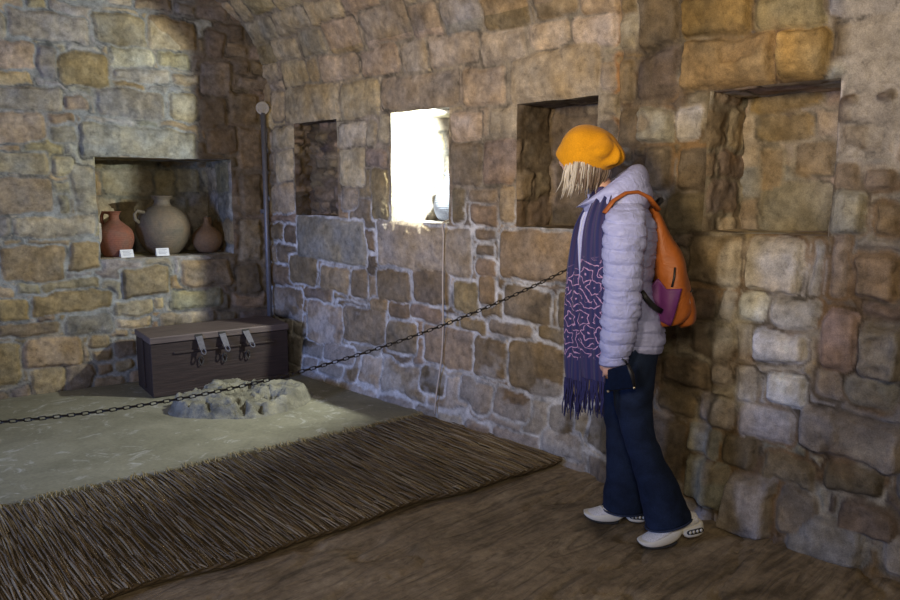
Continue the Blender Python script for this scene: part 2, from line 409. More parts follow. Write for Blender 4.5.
def tint_r(U, S, col):
    # darker patch beside the chest and darker band along the wall step
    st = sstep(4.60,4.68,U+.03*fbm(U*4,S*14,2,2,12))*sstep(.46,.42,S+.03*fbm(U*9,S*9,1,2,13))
    dark_band = np.exp(-((U-1.86)/.17)**2)*sstep(2.3,1.9,S)*.45*(.7+.6*vnoise(U*6,S*2,0,55))
    dark_band = np.maximum(dark_band, sstep(1.52,1.58,U)*sstep(2.05,1.95,U)*.30)
    k = (1-.72*st)*(1-dark_band)
    streak = sstep(.1,.6,fbm(U*18,S*2.0,3,3,66))*sstep(2.0,1.85,U)*.35
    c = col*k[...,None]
    light_patch = (sstep(1.47,1.44,U+.02*fbm(U*9,S*9,4,2,57))*sstep(1.0,1.10,U)*sstep(.40,.60,S)*sstep(1.21,1.17,S)*(.45+.35*fbm(U*5,S*5,2,3,58)))[...,None]  # painted light: pale patch where daylight reaches the wall past the person
    c = c*(1-light_patch)+np.array([.66,.64,.60])*light_patch
    return c*(1-streak[...,None])+np.array([.14,.10,.05])*streak[...,None]
def extra_r(U, S):
    step = .028*sstep(2.035,1.985,U+.02*fbm(S*5,0*S,0,3,3))
    crack = -.035*np.exp(-((U-2.012+.02*fbm(S*5,0*S,0,3,3))/.010)**2)*sstep(1.5,1.7,S)
    foot = .055*sstep(1.50,1.44,U+.03*fbm(S*6,0*S,4,3,4))*sstep(1.10,.85,S)*sstep(.2,1.2,1.6-S)
    batter = .06*sstep(.55,0,S)**2
    return step+crack+foot+batter+.014*fbm(U*1.6,S*1.6,0,2,8)
Yax = axis(-2.2, 5.25, [(0.3,.08),(2.1,.0078),(5.25,.0095)], [v for h in HOLES_R for v in h[:2]])
Sax = axis(-.05, S2, [(Z0+.0,.0095),(2.95,.0125),(S2,.09)], [v for h in HOLES_R for v in h[2:]])
kr = int(np.argmin(np.abs(Sax-2.32)))
SR = parse(RIGHT, right_px, dflt_r)
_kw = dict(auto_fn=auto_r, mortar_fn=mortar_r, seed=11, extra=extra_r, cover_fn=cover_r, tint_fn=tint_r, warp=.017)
rs = random.getstate()
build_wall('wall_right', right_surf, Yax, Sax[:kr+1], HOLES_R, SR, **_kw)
random.setstate(rs)
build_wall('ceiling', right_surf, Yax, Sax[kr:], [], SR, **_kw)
nk = dict(wallseed=11)
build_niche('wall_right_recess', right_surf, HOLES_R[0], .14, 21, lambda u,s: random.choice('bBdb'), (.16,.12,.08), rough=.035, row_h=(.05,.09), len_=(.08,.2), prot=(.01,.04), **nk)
build_niche('wall_right_window', right_surf, HOLES_R[1], .55, 22, lambda u,s: random.choice('GGg'), (.30,.30,.28), open_side=None, **nk)
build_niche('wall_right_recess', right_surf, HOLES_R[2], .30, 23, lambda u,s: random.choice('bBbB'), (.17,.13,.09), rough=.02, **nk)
N4B = [(a,b,c,d,k,p) for (a,b,c,d,k,p) in parse("767 785 149 188 p; 796 832 143 176 O; 766 830 183 227 G .01; 766 812 119 141 O; 760 820 89 116 o; 786 795 118 140 b", lambda px,py: ((_C+ray(px,py)*(WX+.36)/ray(px,py)[0])[1], (_C+ray(px,py)*(WX+.36)/ray(px,py)[0])[2]), dflt_r)]
build_niche('wall_right_recess', right_surf, HOLES_R[3], .36, 24, lambda u,s: random.choice('pTGb'), (.36,.31,.23), N4B, rough=.02, **nk)

# ------------------------------------------------------------------ back wall
HOLE_B = (.28,1.215,.925,1.625)
BACK = """
-10 6 14 40 G; 8 87 12 41 G; 93 146 15 45 y; 148 182 20 50 y; -10 35 42 70 t; 37 56 45 80 g; 58 108 54 86 O; 110 153 48 66 w; 113 172 69 82 G; 157 190 53 67 y; -10 62 87 111 G; 64 89 98 112 t; 95 167 90 118 G; 172 196 92 120 y;
-10 45 114 142 t; 50 73 115 124 t; 50 75 127 143 G; 79 196 127 157 G .006; -10 48 152 173 y; 52 75 155 173 y; -10 52 178 213 p; 58 68 192 211 y; 73 96 163 213 G; 15 94 216 236 y; -10 12 216 236 G;
0 66 246 280 O; 70 99 241 271 O; 15 42 282 292 y; 44 99 279 289 y; 33 111 291 312 O; 40 56 314 320 b; -5 30 298 319 O; -5 60 322 337 O; 64 111 315 336 g; 24 81 339 367 O .008; 87 108 338 349 O; -5 21 345 384 O; 30 63 369 396 O; 65 92 364 393 b;
120 168 266 296 O .01; 180 232 260 286 O .006; 114 153 300 315 y; 154 163 298 311 t; 170 222 290 308 y; 114 152 318 328 t; 160 215 312 325 y; 236 262 266 294 B;
200 232 64 97 b; 200 227 100 127 B; 230 258 93 124 b; 208 238 128 154 B; 150 196 18 50 O; 238 262 128 170 b; 240 262 175 215 B; 240 262 220 262 b; 205 225 30 60 B
"""
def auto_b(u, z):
    if u < .5: return random.choice('bBBb')  # darker rubble stones, with the shade past the spotlight's edge in their colour
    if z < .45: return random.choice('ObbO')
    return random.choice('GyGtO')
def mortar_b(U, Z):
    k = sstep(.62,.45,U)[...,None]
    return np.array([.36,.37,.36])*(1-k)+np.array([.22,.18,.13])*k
def extra_b(U, Z):
    # rubble that corbels out under the vault
    e = .05*sstep(.5,.15,U)*sstep(1.9,2.4,Z)
    return e+.015*fbm(U*1.7,Z*1.7,3,2,9)
Uax = axis(-.06, 6.4, [(2.05,.0095),(6.4,.09)], HOLE_B[:2])
Zax = axis(-.05, 3.7, [(2.85,.0095),(3.7,.08)], HOLE_B[2:])
SB = parse(BACK, back_px, lambda a,b: 'O')
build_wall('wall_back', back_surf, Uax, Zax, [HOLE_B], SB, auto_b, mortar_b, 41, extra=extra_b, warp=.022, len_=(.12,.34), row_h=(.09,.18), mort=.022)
build_niche('wall_back_recess', back_surf, HOLE_B, .60, 25, lambda u,s: random.choice('GyO'), (.30,.29,.24), wallseed=41, rough=.02)

# ------------------------------------------------------------------ the rest of the room shell
plain_wall = simple('lime_washed_masonry', (.34,.28,.2), .9, 0, .3, 6, .6, .03)
def slab_with_opening(name, frame, w_, h_, op, th=.35):
    """frame(a, z, d) -> point; op = (a0, a1, top, arched)"""
    a0,a1,top,arch = op; mb = MB()
    def blk(A0,A1,Zb,Zt):
        if A1-A0 < .01 or Zt-Zb < .01: return
        q = [frame(a,z,d) for a in (A0,A1) for z in (Zb,Zt) for d in (0,th)]
        mb.add(q, [(0,1,3,2),(4,6,7,5),(0,4,5,1),(2,3,7,6),(0,2,6,4),(1,5,7,3)])
    blk(w_[0],a0,0,h_); blk(a1,w_[1],0,h_)
    n = 12
    for i in range(n):
        x0 = a0+(a1-a0)*i/n; x1 = a0+(a1-a0)*(i+1)/n; xm = ((x0+x1)/2-(a0+a1)/2)/((a1-a0)/2)
        blk(x0,x1,top+(arch*math.sqrt(max(0,1-xm*xm)) if arch else 0),h_)
    return tag(mb.build(name, plain_wall, None, False), kind='structure')
slab_with_opening('wall_left', lambda a,z,d: (-2.75-d, a, z), (-2.2,6.4), 3.6, (2.2,3.7,1.9,.3))
slab_with_opening('wall_front', lambda a,z,d: (a, -2.2-d, z), (-3.1,3.4), 3.6, (-1.2,.1,1.8,.5))
mb = MB(); nseg = 14
def cx_(a): return (-a, )
prof = [tuple(right_surf(0, s, 0)[[0,2]]) for s in np.linspace(Z0, S2, nseg)]
rows = [[(-x*(2.75/3.1)-.0, y, z) for (x,z) in prof] for y in (-2.3,6.4)]
mb.add(rows[0]+rows[1], [(i,i+1,nseg+i+1,nseg+i) for i in range(nseg-1)])
tag(mb.build('ceiling_left', plain_wall), kind='structure')

# ------------------------------------------------------------------ floor
fm, nt, p = new_mat('worn_bedrock_floor'); tc = tex_coord(nt)
a = noise(nt, tc, 2.2, 8, .62, 1.2); b = noise(nt, tc, 30, 6, .7)
mp = nt.nodes.new('ShaderNodeMapping'); nt.links.new(tc, mp.inputs[0]); mp.inputs['Scale'].default_value = (1.2,7,1); mp.inputs['Rotation'].default_value = (0,0,.35)
s_ = noise(nt, mp.outputs[0], 2.2, 8, .65, 1.8)
c = ramp(nt, a, [(.3,(.17,.13,.08)),(.5,(.31,.24,.155)),(.72,(.41,.33,.225))])
c = mixc(nt, 1.0, c, ramp(nt, s_, [(.32,.45),(.5,1),(.68,1.3)]), 'MULTIPLY')
c = mixc(nt, 1.0, c, ramp(nt, b, [(.3,.7),(.7,1.25)]), 'MULTIPLY')
nt.links.new(c, p.inputs['Base Color']); nt.links.new(ramp(nt, a, [(.3,.55),(.7,.9)]), p.inputs['Roughness'])
p.inputs['Specular IOR Level'].default_value = .3
bump(nt, p, mth(nt,'ADD', mth(nt,'MULTIPLY',s_,1.3), mth(nt,'MULTIPLY',b,.35)), .7, .025)
X, Y = np.meshgrid(axis(-2.8,3.35,[(.3,.06),(3.35,.018)]), axis(-2.3,6.5,[(.3,.06),(5.3,.018),(6.5,.1)]), indexing='ij')
Zf = -.012+.010*fbm(X*2.5,Y*2.5,0,4,5)-.014*np.exp(-((fbm(X*1.3+Y*.6,Y*3.2,0,3,15))/.03)**2)*sstep(2.9,2.2,Y)
V = np.stack([X,Y,Zf],-1).reshape(-1,3)
tag(link_mesh('floor', V, grid_faces(*X.shape), fm), kind='structure')

pm, nt, p = new_mat('cement_screed'); tc = tex_coord(nt)
a = noise(nt, tc, 3, 8, .6, .6); b = noise(nt, tc, 60, 4, .6); g = noise(nt, tc, 5.5, 8, .7, 1.5)
c = ramp(nt, a, [(.3,(.19,.18,.125)),(.7,(.29,.275,.20))])
c = mixc(nt, ramp(nt, g, [(.56,0),(.66,.45)]), c, (.62,.62,.60))
c = mixc(nt, 1.0, c, ramp(nt, b, [(.3,.86),(.7,1.1)]), 'MULTIPLY')
nt.links.new(c, p.inputs['Base Color']); p.inputs['Roughness'].default_value = .8; p.inputs['Specular IOR Level'].default_value = .25; bump(nt, p, b, .3, .006)
EA = math.radians(-7.2)     # the screed's front edge, the mat and the back wall run the same way
e0 = np.array([3.12,3.30]); ed = np.array([-math.cos(EA), -math.sin(EA)]); en = np.array([ed[1],-ed[0]])  # en points to the back
if en[1] < 0: en = -en
T_, D_ = np.meshgrid(axis(-.2,6.2,[(2.8,.02),(6.2,.08)]), np.concatenate([[-.004,-.002,0,.006,.014],np.arange(.03,2.7,.03)]), indexing='ij')
top = .042+.005*fbm(T_*2,D_*2,0,3,2)
wob = .018*fbm(T_*3,0*T_,0,3,77)*sstep(.3,0,D_)
Zp = np.where(D_ <= -.0035, -.03, np.where(D_ < 0, .025, np.where(D_ < .004, .036, top)))
XY = e0+ed*T_[...,None]+en*(D_+wob)[...,None]
V = np.concatenate([XY, Zp[...,None]], -1).reshape(-1,3)
tag(link_mesh('floor_screed', V, grid_faces(*T_.shape), pm), kind='structure')

# ================================================================== THINGS
# ------------------------------------------------------------------ reed mat
def mat2(t, d): return e0+ed*t+en*d
mat_m, nt, p = new_mat('dry_reed')
at = nt.nodes.new('ShaderNodeVertexColor'); at.layer_name = 'Col'; tc = tex_coord(nt)
c = mixc(nt, 1.0, at.outputs[0], ramp(nt, noise(nt, tc, 120, 3), [(.3,.75),(.7,1.2)]), 'MULTIPLY')
nt.links.new(c, p.inputs['Base Color']); p.inputs['Roughness'].default_value = .85; p.inputs['Specular IOR Level'].default_value = .15
mat_root = empty('reed_mat', (*mat2(2.0,-.55), 0), 'long brown woven reed mat lying along the edge of the screed floor', 'mat')
ML = 4.7; MW = 1.05
def mat_edge(t): return .018*math.sin(t*5.1)+.012*math.sin(t*11.3+1)
sv, sf, sc = [], [], []
def reed(p0, p1, r, col, lift, sag=0):
    d = Vector(p1)-Vector(p0); L = d.length; d.normalize(); side = d.cross(Vector((0,0,1))).normalized()
    k = len(sv)
    for i, q in enumerate((0,.33,.7,1)):
        c_ = Vector(p0)+d*L*q+Vector((0,0,lift*math.sin(math.pi*min(1,q*1.1))-sag*q)); rr = r*(.6 if i in (0,3) else 1)
        for a in (0, math.pi/2, math.pi, 3*math.pi/2):
            sv.append(tuple(c_+side*rr*math.cos(a)+Vector((0,0,rr*.8*math.sin(a))))); sc.append(col)
    for i in range(3):
        for j in range(4): sf.append((k+i*4+j, k+i*4+(j+1)%4, k+(i+1)*4+(j+1)%4, k+(i+1)*4+j))
o0 = Vector(mat_root.location)
t = -.05
while t < ML:
    nrow = 7
    for r_ in range(nrow+1):
        d0 = -MW*(r_/nrow)+random.uniform(-.06,.06); L = random.uniform(.20,.30)
        d0 = min(d0, .02); d1 = max(d0-L, -MW-mat_edge(t)-random.uniform(-.012,.018))
        if d0-d1 < .04: continue
        sk = random.uniform(-.012,.012)-.015
        a = mat2(t+random.uniform(-.004,.004), d0); b = mat2(t+sk, d1)
        base = random.choice([(.19,.145,.09),(.23,.18,.115),(.16,.12,.078),(.25,.20,.125),(.18,.14,.09),(.13,.10,.066)])
        g = .75+.5*float(vnoise(t*1.7,d0*2.5,0,5)); f_ = random.uniform(.95,1.35)*g
        z = .020+random.uniform(0,.009)
        reed((a[0]-o0.x,a[1]-o0.y,z+.004),(b[0]-o0.x,b[1]-o0.y,z), random.uniform(.0032,.0052), tuple(x*f_ for x in base), random.uniform(.002,.007))
    t += .0095
for k in range(420):        # loose ends standing off the back edge
    t = random.uniform(.02, ML); a = mat2(t,-.03); b = mat2(t+random.uniform(-.02,.02), random.uniform(.0,.03))
    f_ = random.uniform(.8,1.3)
    reed((a[0]-o0.x,a[1]-o0.y,.028),(b[0]-o0.x,b[1]-o0.y,random.uniform(.028,.048)), .0028, (.30*f_,.24*f_,.13*f_), .006)
link_mesh('reeds', sv, np.array(sf), mat_m, mat_root, True, np.array(sc))
mb = MB(); ts = np.linspace(-.07, ML+.02, 150)
ring = []
for t in ts:
    e = mat_edge(t); r = []
    for d_, z_ in ((-.01,-.003),(-.01,.018),(-MW-e+.01,.018),(-MW-e+.01,-.003)):
        q = mat2(t,d_); r.append((q[0]-o0.x,q[1]-o0.y,z_))
    ring.append(r)
mb.rings(ring); mb.build('backing', simple('mat_backing',(.12,.09,.055),.95), mat_root, False)
cordm = simple('mat_cord',(.13,.095,.055),.9,0,.4,90)
for kind in ('front','side'):
    mb = MB()
    if kind == 'front': path = [(t, -MW-mat_edge(t)+.004) for t in np.linspace(-.06,ML,260)]
    else: path = [(-.062+.006*math.sin(s*30), -s) for s in np.linspace(0,MW,60)]
    for ph in (0, math.pi):
        pts = []
        for i,(t,d_) in enumerate(path):
            q = mat2(t,d_); a = i*.9+ph
            pts.append((q[0]-o0.x+.004*math.cos(a), q[1]-o0.y+.004*math.cos(a), .016+.006*math.sin(a)))
        mb.tube(pts, .0065, 5)
    mb.build('edge_cord', cordm, mat_root)

# ------------------------------------------------------------------ stone disc on the screed
rock = simple('hearth_rock', (.19,.18,.14), .9, 0, .75, 9, 1.0, .03)
hc = np.array([2.36,4.30]); hb = .043
na, nr = 150, 46; V = []; Fh = []
A = np.linspace(0,2*math.pi,na,endpoint=False); Rr = np.linspace(0,1,nr)
RA, AA = np.meshgrid(Rr, A, indexing='ij')
out = 1+.13*fbm(np.cos(AA)*1.6,np.sin(AA)*1.6,0,4,61)
rx = .47*out; ry = .37*out
X = RA*rx*np.cos(AA); Y = RA*ry*np.sin(AA)
rot = math.radians(-12); Xr = X*math.cos(rot)-Y*math.sin(rot); Yr = X*math.sin(rot)+Y*math.cos(rot)
terr = fbm(X*3.2,Y*3.2,1,3,62)
lev = np.floor((terr+.5)*5+.5*(1-RA)*5)/5.0
Zh = .095*sstep(1.0,.86,RA)*(.35+.62*np.clip(lev,0,1))+.045*fbm(X*9,Y*9,0,4,63)*sstep(1,.9,RA)+.018*(1-RA)
crk = np.exp(-(fbm(X*4,Y*4,5,3,64)/.035)**2)+np.exp(-(fbm(X*3,Y*5,9,3,65)/.03)**2)
Zh = Zh-.065*np.clip(crk,0,1)*sstep(1,.85,RA); Zh = np.where(RA > .995, -.01, np.maximum(Zh,.004))
V = np.stack([Xr,Yr,Zh],-1).reshape(-1,3)
Fh = [(i*na+j, i*na+(j+1)%na, (i+1)*na+(j+1)%na, (i+1)*na+j) for i in range(nr-1) for j in range(na)]
Fh = [tuple(reversed(q)) for q in Fh]
o = link_mesh('stone_disc', V, np.array(Fh), rock); o.location = (*hc, hb)
tag(o, 'rough broken round stone slab lying on the floor in front of the chest', 'stone')

# ------------------------------------------------------------------ wooden chest
CA = math.radians(-9.5)
ch = empty('wooden_chest', (2.475,4.905,.044), 'dark old wooden chest with three hanging iron hasps', 'chest', rotz=CA)
cw, cdp, chh = .95, .40, .405
wood = simple('old_dark_wood', (.033,.020,.017), .65, 0, .45, 18, .5, .006)
woodtop = simple('worn_lid_wood', (.12,.09,.08), .6, 0, .45, 14, .5, .005)
for m in (wood, woodtop):
    nt = m.node_tree; mp = nt.nodes.new('ShaderNodeMapping'); mp.inputs['Scale'].default_value = (.35,4,4)
    nz = [n for n in nt.nodes if n.type=='TEX_NOISE'][0]; tcn = [n for n in nt.nodes if n.type=='TEX_COORD'][0]
    nt.links.new(tcn.outputs['Object'], mp.inputs[0]); nt.links.new(mp.outputs[0], nz.inputs['Vector'])
mb = MB(); T = .022
mb.box((0,-cdp/2+T/2,(chh-.05)/2), (cw,T,chh-.05)); mb.box((0,cdp/2-T/2,(chh-.05)/2), (cw,T,chh-.05))
mb.box((-cw/2+T/2,0,(chh-.05)/2), (T,cdp-2*T,chh-.05)); mb.box((cw/2-T/2,0,(chh-.05)/2), (T,cdp-2*T,chh-.05)); mb.box((0,0,.02),(cw-2*T,cdp-2*T,.02))
mb.build('body', wood, ch, False, bevel=.004)
MB().box((0,-.004,chh-.0235), (cw+.014,cdp+.014,.045)).build('lid', woodtop, ch, False, bevel=.006)
mb = MB(); mb.box((.02,-cdp/2-.006,.285),(cw*.74,.012,.014)); mb.box((0,-cdp/2-.006,.018),(cw,.014,.03))
mb.build('batten', wood, ch, False, bevel=.003)
MB().box((-cw/2-.006,0,.2),(.012,.05,.34)).build('side_brace', wood, ch, False, bevel=.003)
iron = simple('grey_iron', (.10,.095,.11), .6, .3, .3, 60, .3, .002)
irond = simple('dark_iron', (.06,.055,.05), .6, .5, .3, 60)
for i,(hx, tilt, sw) in enumerate(((-.165,.42,-.10),(-.005,.46,-.03),(.16,.62,.10))):
    mb = MB(); y0 = -cdp/2-.012; z0 = chh-.018
    d = Vector((.16+sw*.3, -math.sin(tilt), -math.cos(tilt))).normalized(); up_ = Vector((1,0,.1)).normalized(); nn = d.cross(up_).normalized()
    wd = lambda s: .021 if s < .75 else .019
    pts = []
    prev = None; ring = []
    for s in (0,.2,.4,.6,.74):
        c0 = Vector((hx,y0,z0))+d*.135*s
        w_ = .022-.004*s
        ring.append([c0-up_*w_-nn*.002, c0+up_*w_-nn*.002, c0+up_*w_+nn*.002, c0-up_*w_+nn*.002])
    mb.rings(ring)
    c1 = Vector((hx,y0,z0))+d*.135*.86   # slotted end
    loop = [c1+up_*.014*math.cos(a)+d*.020*math.sin(a) for a in np.linspace(0,2*math.pi,15)]
    mb.tube(loop, .005, 6, False)
    h = mb.build('hasp', iron, ch, False, bevel=.001)
    MB().box((hx,-cdp/2-.012,chh-.022),(.05,.008,.03)).build('hinge', irond, h, False, bevel=.002)
    st = MB(); st.tube([Vector((hx+.01,-cdp/2+.0,.215))+Vector((.014*math.cos(a),-.010-.008*abs(math.sin(a)),.03*math.sin(a))) for a in np.linspace(0,2*math.pi,13)], .004, 6, False)
    st.build('staple', irond, ch)

# ------------------------------------------------------------------ pottery in the wall recess
def clay(name, c1, c2, rough=.8):
    m, nt, p = new_mat(name); tc = tex_coord(nt)
    a = noise(nt, tc, 9, 6, .6, .5); b = noise(nt, tc, 70, 4)
    c = mixc(nt, ramp(nt, a, [(.38,0),(.66,1)]), c1, c2); c = mixc(nt, 1, c, ramp(nt, b, [(.3,.82),(.7,1.12)]), 'MULTIPLY')
    nt.links.new(c, p.inputs['Base Color']); p.inputs['Roughness'].default_value = rough
    w_ = nt.nodes.new('ShaderNodeTexWave'); w_.bands_direction = 'Z'; w_.inputs['Scale'].default_value = 22; w_.inputs['Distortion'].default_value = 1.5
    nt.links.new(tc, w_.inputs['Vector']); bump(nt, p, mth(nt,'ADD',w_.outputs[1],b), .25, .004); return m
def spline(prof, n=44):
    pr_ = np.array(prof); t = np.linspace(0,len(pr_)-1,n); out = []
    for q in t:
        i = int(min(q, len(pr_)-2)); f = q-i
        p0,p1,p2,p3 = (pr_[max(0,i-1)], pr_[i], pr_[i+1], pr_[min(len(pr_)-1,i+2)])
        out.append(tuple(.5*((2*p1)+(-p0+p2)*f+(2*p0-5*p1+4*p2-p3)*f*f+(-p0+3*p1-3*p2+p3)*f**3)))
    return [(max(.001,r),z) for r,z in out]
def vessel(name, u, dep, prof, mat, label, cat, handle=None, base=.925, neck=None, seed=1):
    q = B0+bu*u-bn*dep
    root = empty(name, (q[0],q[1],base), label, cat)
    pr_ = spline(prof); rim = pr_[-1]
    full = [(.001,0)]+pr_+[(rim[0]-.008,rim[1]+.001),(max(.004,rim[0]-.012),rim[1]-.02),(.004,rim[1]-.06)]
    MB().lathe(full, 44).build('body', mat, root)
    if handle:
        hr, pts, ang = handle; ca, sa = math.cos(ang), math.sin(ang); mb = MB()
        mb.tube([(r*ca, r*sa, z) for r,z in pts], hr, 8, True, 1.5); mb.build('handle', mat, root)
    return root
left = BA*-1+math.pi   # direction that points left along the wall
vessel('clay_jar', 1.085, .155, [(.06,0),(.088,.02),(.119,.09),(.126,.145),(.112,.195),(.07,.235),(.040,.262),(.034,.285),(.037,.305),(.052,.325)],
       clay('red_clay',(.27,.095,.055),(.20,.10,.07)), 'small red clay jug with a narrow flared neck at the left of the wall recess', 'jug',
       (.008,[(.040,.315),(.075,.318),(.085,.29),(.085,.255),(.078,.232)], 2.4))
vessel('clay_jar', .73, .235, [(.085,0),(.115,.02),(.168,.09),(.196,.175),(.193,.235),(.165,.295),(.11,.34),(.066,.362),(.056,.385),(.060,.41),(.080,.432)],
       clay('buff_clay',(.20,.15,.10),(.14,.12,.09)), 'large round buff clay jar, biggest of the three pots in the recess', 'jar',
       (.010,[(.150,.312),(.205,.325),(.226,.300),(.222,.265),(.192,.240)], 3.3))
vessel('clay_jar', .42, .20, [(.050,0),(.076,.015),(.106,.06),(.114,.10),(.103,.145),(.072,.178),(.040,.203),(.024,.228),(.020,.25),(.021,.262),(.017,.272)],
       clay('brown_clay',(.29,.17,.085),(.23,.15,.09)), 'small brown clay jug with a closed narrow top at the right of the recess', 'jug',
       (.007,[(.020,.258),(.042,.262),(.052,.24),(.050,.21),(.048,.192)], .5))
# information cards leaning at the front of the recess
paper = simple('white_card', (.78,.79,.82), .6, 0, .04, 30, 0)
ink = simple('grey_print', (.33,.34,.40), .7, 0, .05, 30, 0)
for (u,dp,rz,lab,side) in ((1.035,.018,.10,'small white caption card standing before the red clay jug','left'),(.795,.018,-.05,'small white caption card standing before the large buff jar','right')):
    q = B0+bu*u-bn*dp
    r = empty('caption_card', (q[0],q[1],.929), lab, 'card', 'white caption cards in the wall recess', -BA+rz)
    tl = Matrix.Rotation(math.radians(-24),3,'X')
    W_, H_ = .088, .060
    MB().box(tl@Vector((0,0,H_/2)), (W_,.0016,H_), tl).build('front_panel', paper, r, False)
    tb = Matrix.Rotation(math.radians(24),3,'X'); off = Vector((0, 2*H_*math.sin(math.radians(24)), 0))
    MB().box(tb@Vector((0,0,H_/2))+off, (W_,.0016,H_), tb).build('back_panel', paper, r, False)
    for i,z in enumerate((.047,.037,.027,.018)):
        MB().box(tl@Vector((-.004*(i%2),-.0014,z)), (.058-.012*(i%2),.0006,.0028), tl).build('print_line', ink, r, False)

# ------------------------------------------------------------------ jug and spotlight in the lit window recess
def jar_at(loc, prof, mat, label):
    root = empty('grey_jug', loc, label, 'jug')
    pr_ = spline(prof); rim = pr_[-1]
    MB().lathe([(.001,0)]+pr_+[(rim[0]-.006,rim[1]),(.006,rim[1]-.03)], 40).build('body', mat, root)
    mb = MB(); mb.tube([(.03,-.01,.285),(.07,-.02,.28),(.085,-.02,.25),(.082,-.02,.215)], .008, 8); mb.build('handle', mat, root)
jar_at((3.395,3.455,1.203), [(.05,0),(.075,.02),(.096,.07),(.097,.11),(.085,.16),(.06,.21),(.036,.25),(.027,.275),(.034,.30)], clay('slate_clay',(.20,.23,.28),(.26,.29,.34)), 'grey-blue clay jug standing at the right side of the bright window recess')
sp = empty('recess_spotlight_fixture', (3.262,3.152,1.755), 'small black spotlight fixed inside the bright window recess behind its near edge', 'lamp')
blk = simple('black_plastic', (.02,.02,.022), .5, 0, .1, 40, 0)
mb = MB(); dv = Vector((-.25,.95,-.12)).normalized(); qd = dv.to_track_quat('Z','Y').to_matrix()
prof_ = [(.012,-.035),(.026,-.03),(.030,.0),(.030,.018)]
mb.rings([[tuple(qd@Vector((r*math.cos(a),r*math.sin(a),z))+Vector((0,.012,-.03))) for a in np.linspace(0,2*math.pi,20,endpoint=False)] for r,z in prof_], False)
mb.build('housing', blk, sp); MB().box((0,-.006,.045),(.05,.05,.16)).build('bracket', blk, sp, False, bevel=.003)

# power cord from the window sill to the floor
mb = MB(); pts = [(3.245,3.19,1.62),(3.24,3.185,1.40),(3.235,3.185,1.235),(3.20,3.19,1.222),(3.13,3.185,1.222),(3.082,3.18,1.215),(3.068,3.178,1.19)]
for i in range(1,26):
    z = 1.19-i*(1.19-.06)/25
    pts.append((3.066-.05*sstep(.45,0,z), 3.178+.006*math.sin(z*9)+.012*math.sin(z*4+1), z))
mb.tube(spl3 := pts, .0052, 7)
tag(mb.build('power_cord', simple('pale_cord',(.50,.44,.38),.7,0,.15,50,0)), 'thin pale cord hanging down the wall from the bright window recess', 'cord')

# ------------------------------------------------------------------ metal pole in the corner
q = B0+bu*.045+bn*.075
pole = empty('corner_pole', (q[0],q[1],.04), 'slim grey metal pole with a round cap standing in the room corner', 'pole')
steel = simple('painted_grey_steel', (.20,.20,.22), .45, .4, .2, 40, .1)
MB().tube([(0,0,0),(0,0,1.0),(.002,0,1.93)], .019, 14).build('shaft', steel, pole)
capm = simple('pale_cap', (.50,.46,.40), .6, 0, .25, 60, .3)
mb = MB(); fd = Vector((-.5,-.86,-.0)).normalized(); qd = fd.to_track_quat('Z','Y').to_matrix()
cz = Vector((0,0,1.965))
cp = [(.001,-.02),(.040,-.02),(.049,-.012),(.050,.004),(.044,.012),(.034,.010),(.030,.006),(.018,.010),(.001,.013)]
mb.rings([[tuple(qd@Vector((r*math.cos(a),r*math.sin(a),z))+cz) for a in np.linspace(0,2*math.pi,28,endpoint=False)] for r,z in cp], False)
cpo = mb.build('round_cap', capm, pole)
mb = MB()
for k in range(8):
    a = k*math.pi/4; mb.tube([tuple(qd@Vector((r*math.cos(a),r*math.sin(a),.0125))+cz) for r in (.010,.022,.033)], .0028, 6)
mb.build('cap_rib', capm, cpo)
MB().box((0,.02,1.2),(.05,.05,.03)).build('wall_clip', steel, pole, False, bevel=.003)

# ------------------------------------------------------------------ barrier chain
p0 = np.array([3.075,2.15]); dch = np.array([.75,3.2])-p0; dch /= np.linalg.norm(dch); Lc = 5.8/abs(dch[0])-.02
def cz_(t): return 1.065-.4425*t+.0887*t*t
pts = []; ts = np.linspace(0, Lc, 2000); P3 = np.stack([p0[0]+dch[0]*ts, p0[1]+dch[1]*ts, cz_(ts)],-1)
dist = np.concatenate([[0],np.cumsum(np.linalg.norm(np.diff(P3,axis=0),axis=1))])
pitch = .0255; mb = MB(); k = 0; s = pitch*.5; TZ = Vector((dch[0],dch[1],0))
while s < min(dist[-1], 7.2):
    c0 = Vector([float(np.interp(s,dist,P3[:,j])) for j in range(3)]); c1 = Vector([float(np.interp(s+.005,dist,P3[:,j])) for j in range(3)])
    t_ = (c1-c0).normalized(); nrm = t_.cross(TZ).normalized() if t_.cross(TZ).length > 1e-4 else Vector((dch[1],-dch[0],0))
    if nrm.z: nrm = Vector((dch[1],-dch[0],0))
    vert = t_.cross(nrm).normalized(); ax = vert if k%2 == 0 else nrm
    if k%2 == 0: ax = (vert*.92+nrm*.4).normalized()
    hl, hw = .0125, .0068; lp = []
    for a in np.linspace(0,2*math.pi,13)[:-1]:
        lx = hl*(1 if math.cos(a) >= 0 else -1)*.55+hw*1.15*math.cos(a); lp.append(c0+t_*lx+ax*hw*math.sin(a)*1.25)
    bt = t_.cross(ax).normalized(); rings = []
    for i, pt in enumerate(lp):
        rad = (pt-c0).normalized(); rings.append([pt+rad*.0027*math.cos(q)+bt*.0027*math.sin(q) for q in (0,1.257,2.513,3.77,5.027)])
    mb.rings(rings, False, True); k += 1; s += pitch
chn = empty('barrier_chain', tuple(P3[0]), 'long dark iron chain hanging across the room as a barrier', 'chain')
lk = mb.build('links', simple('black_iron',(.035,.03,.028),.5,.7,.3,80,.2), chn); lk.location = -Vector(P3[0])
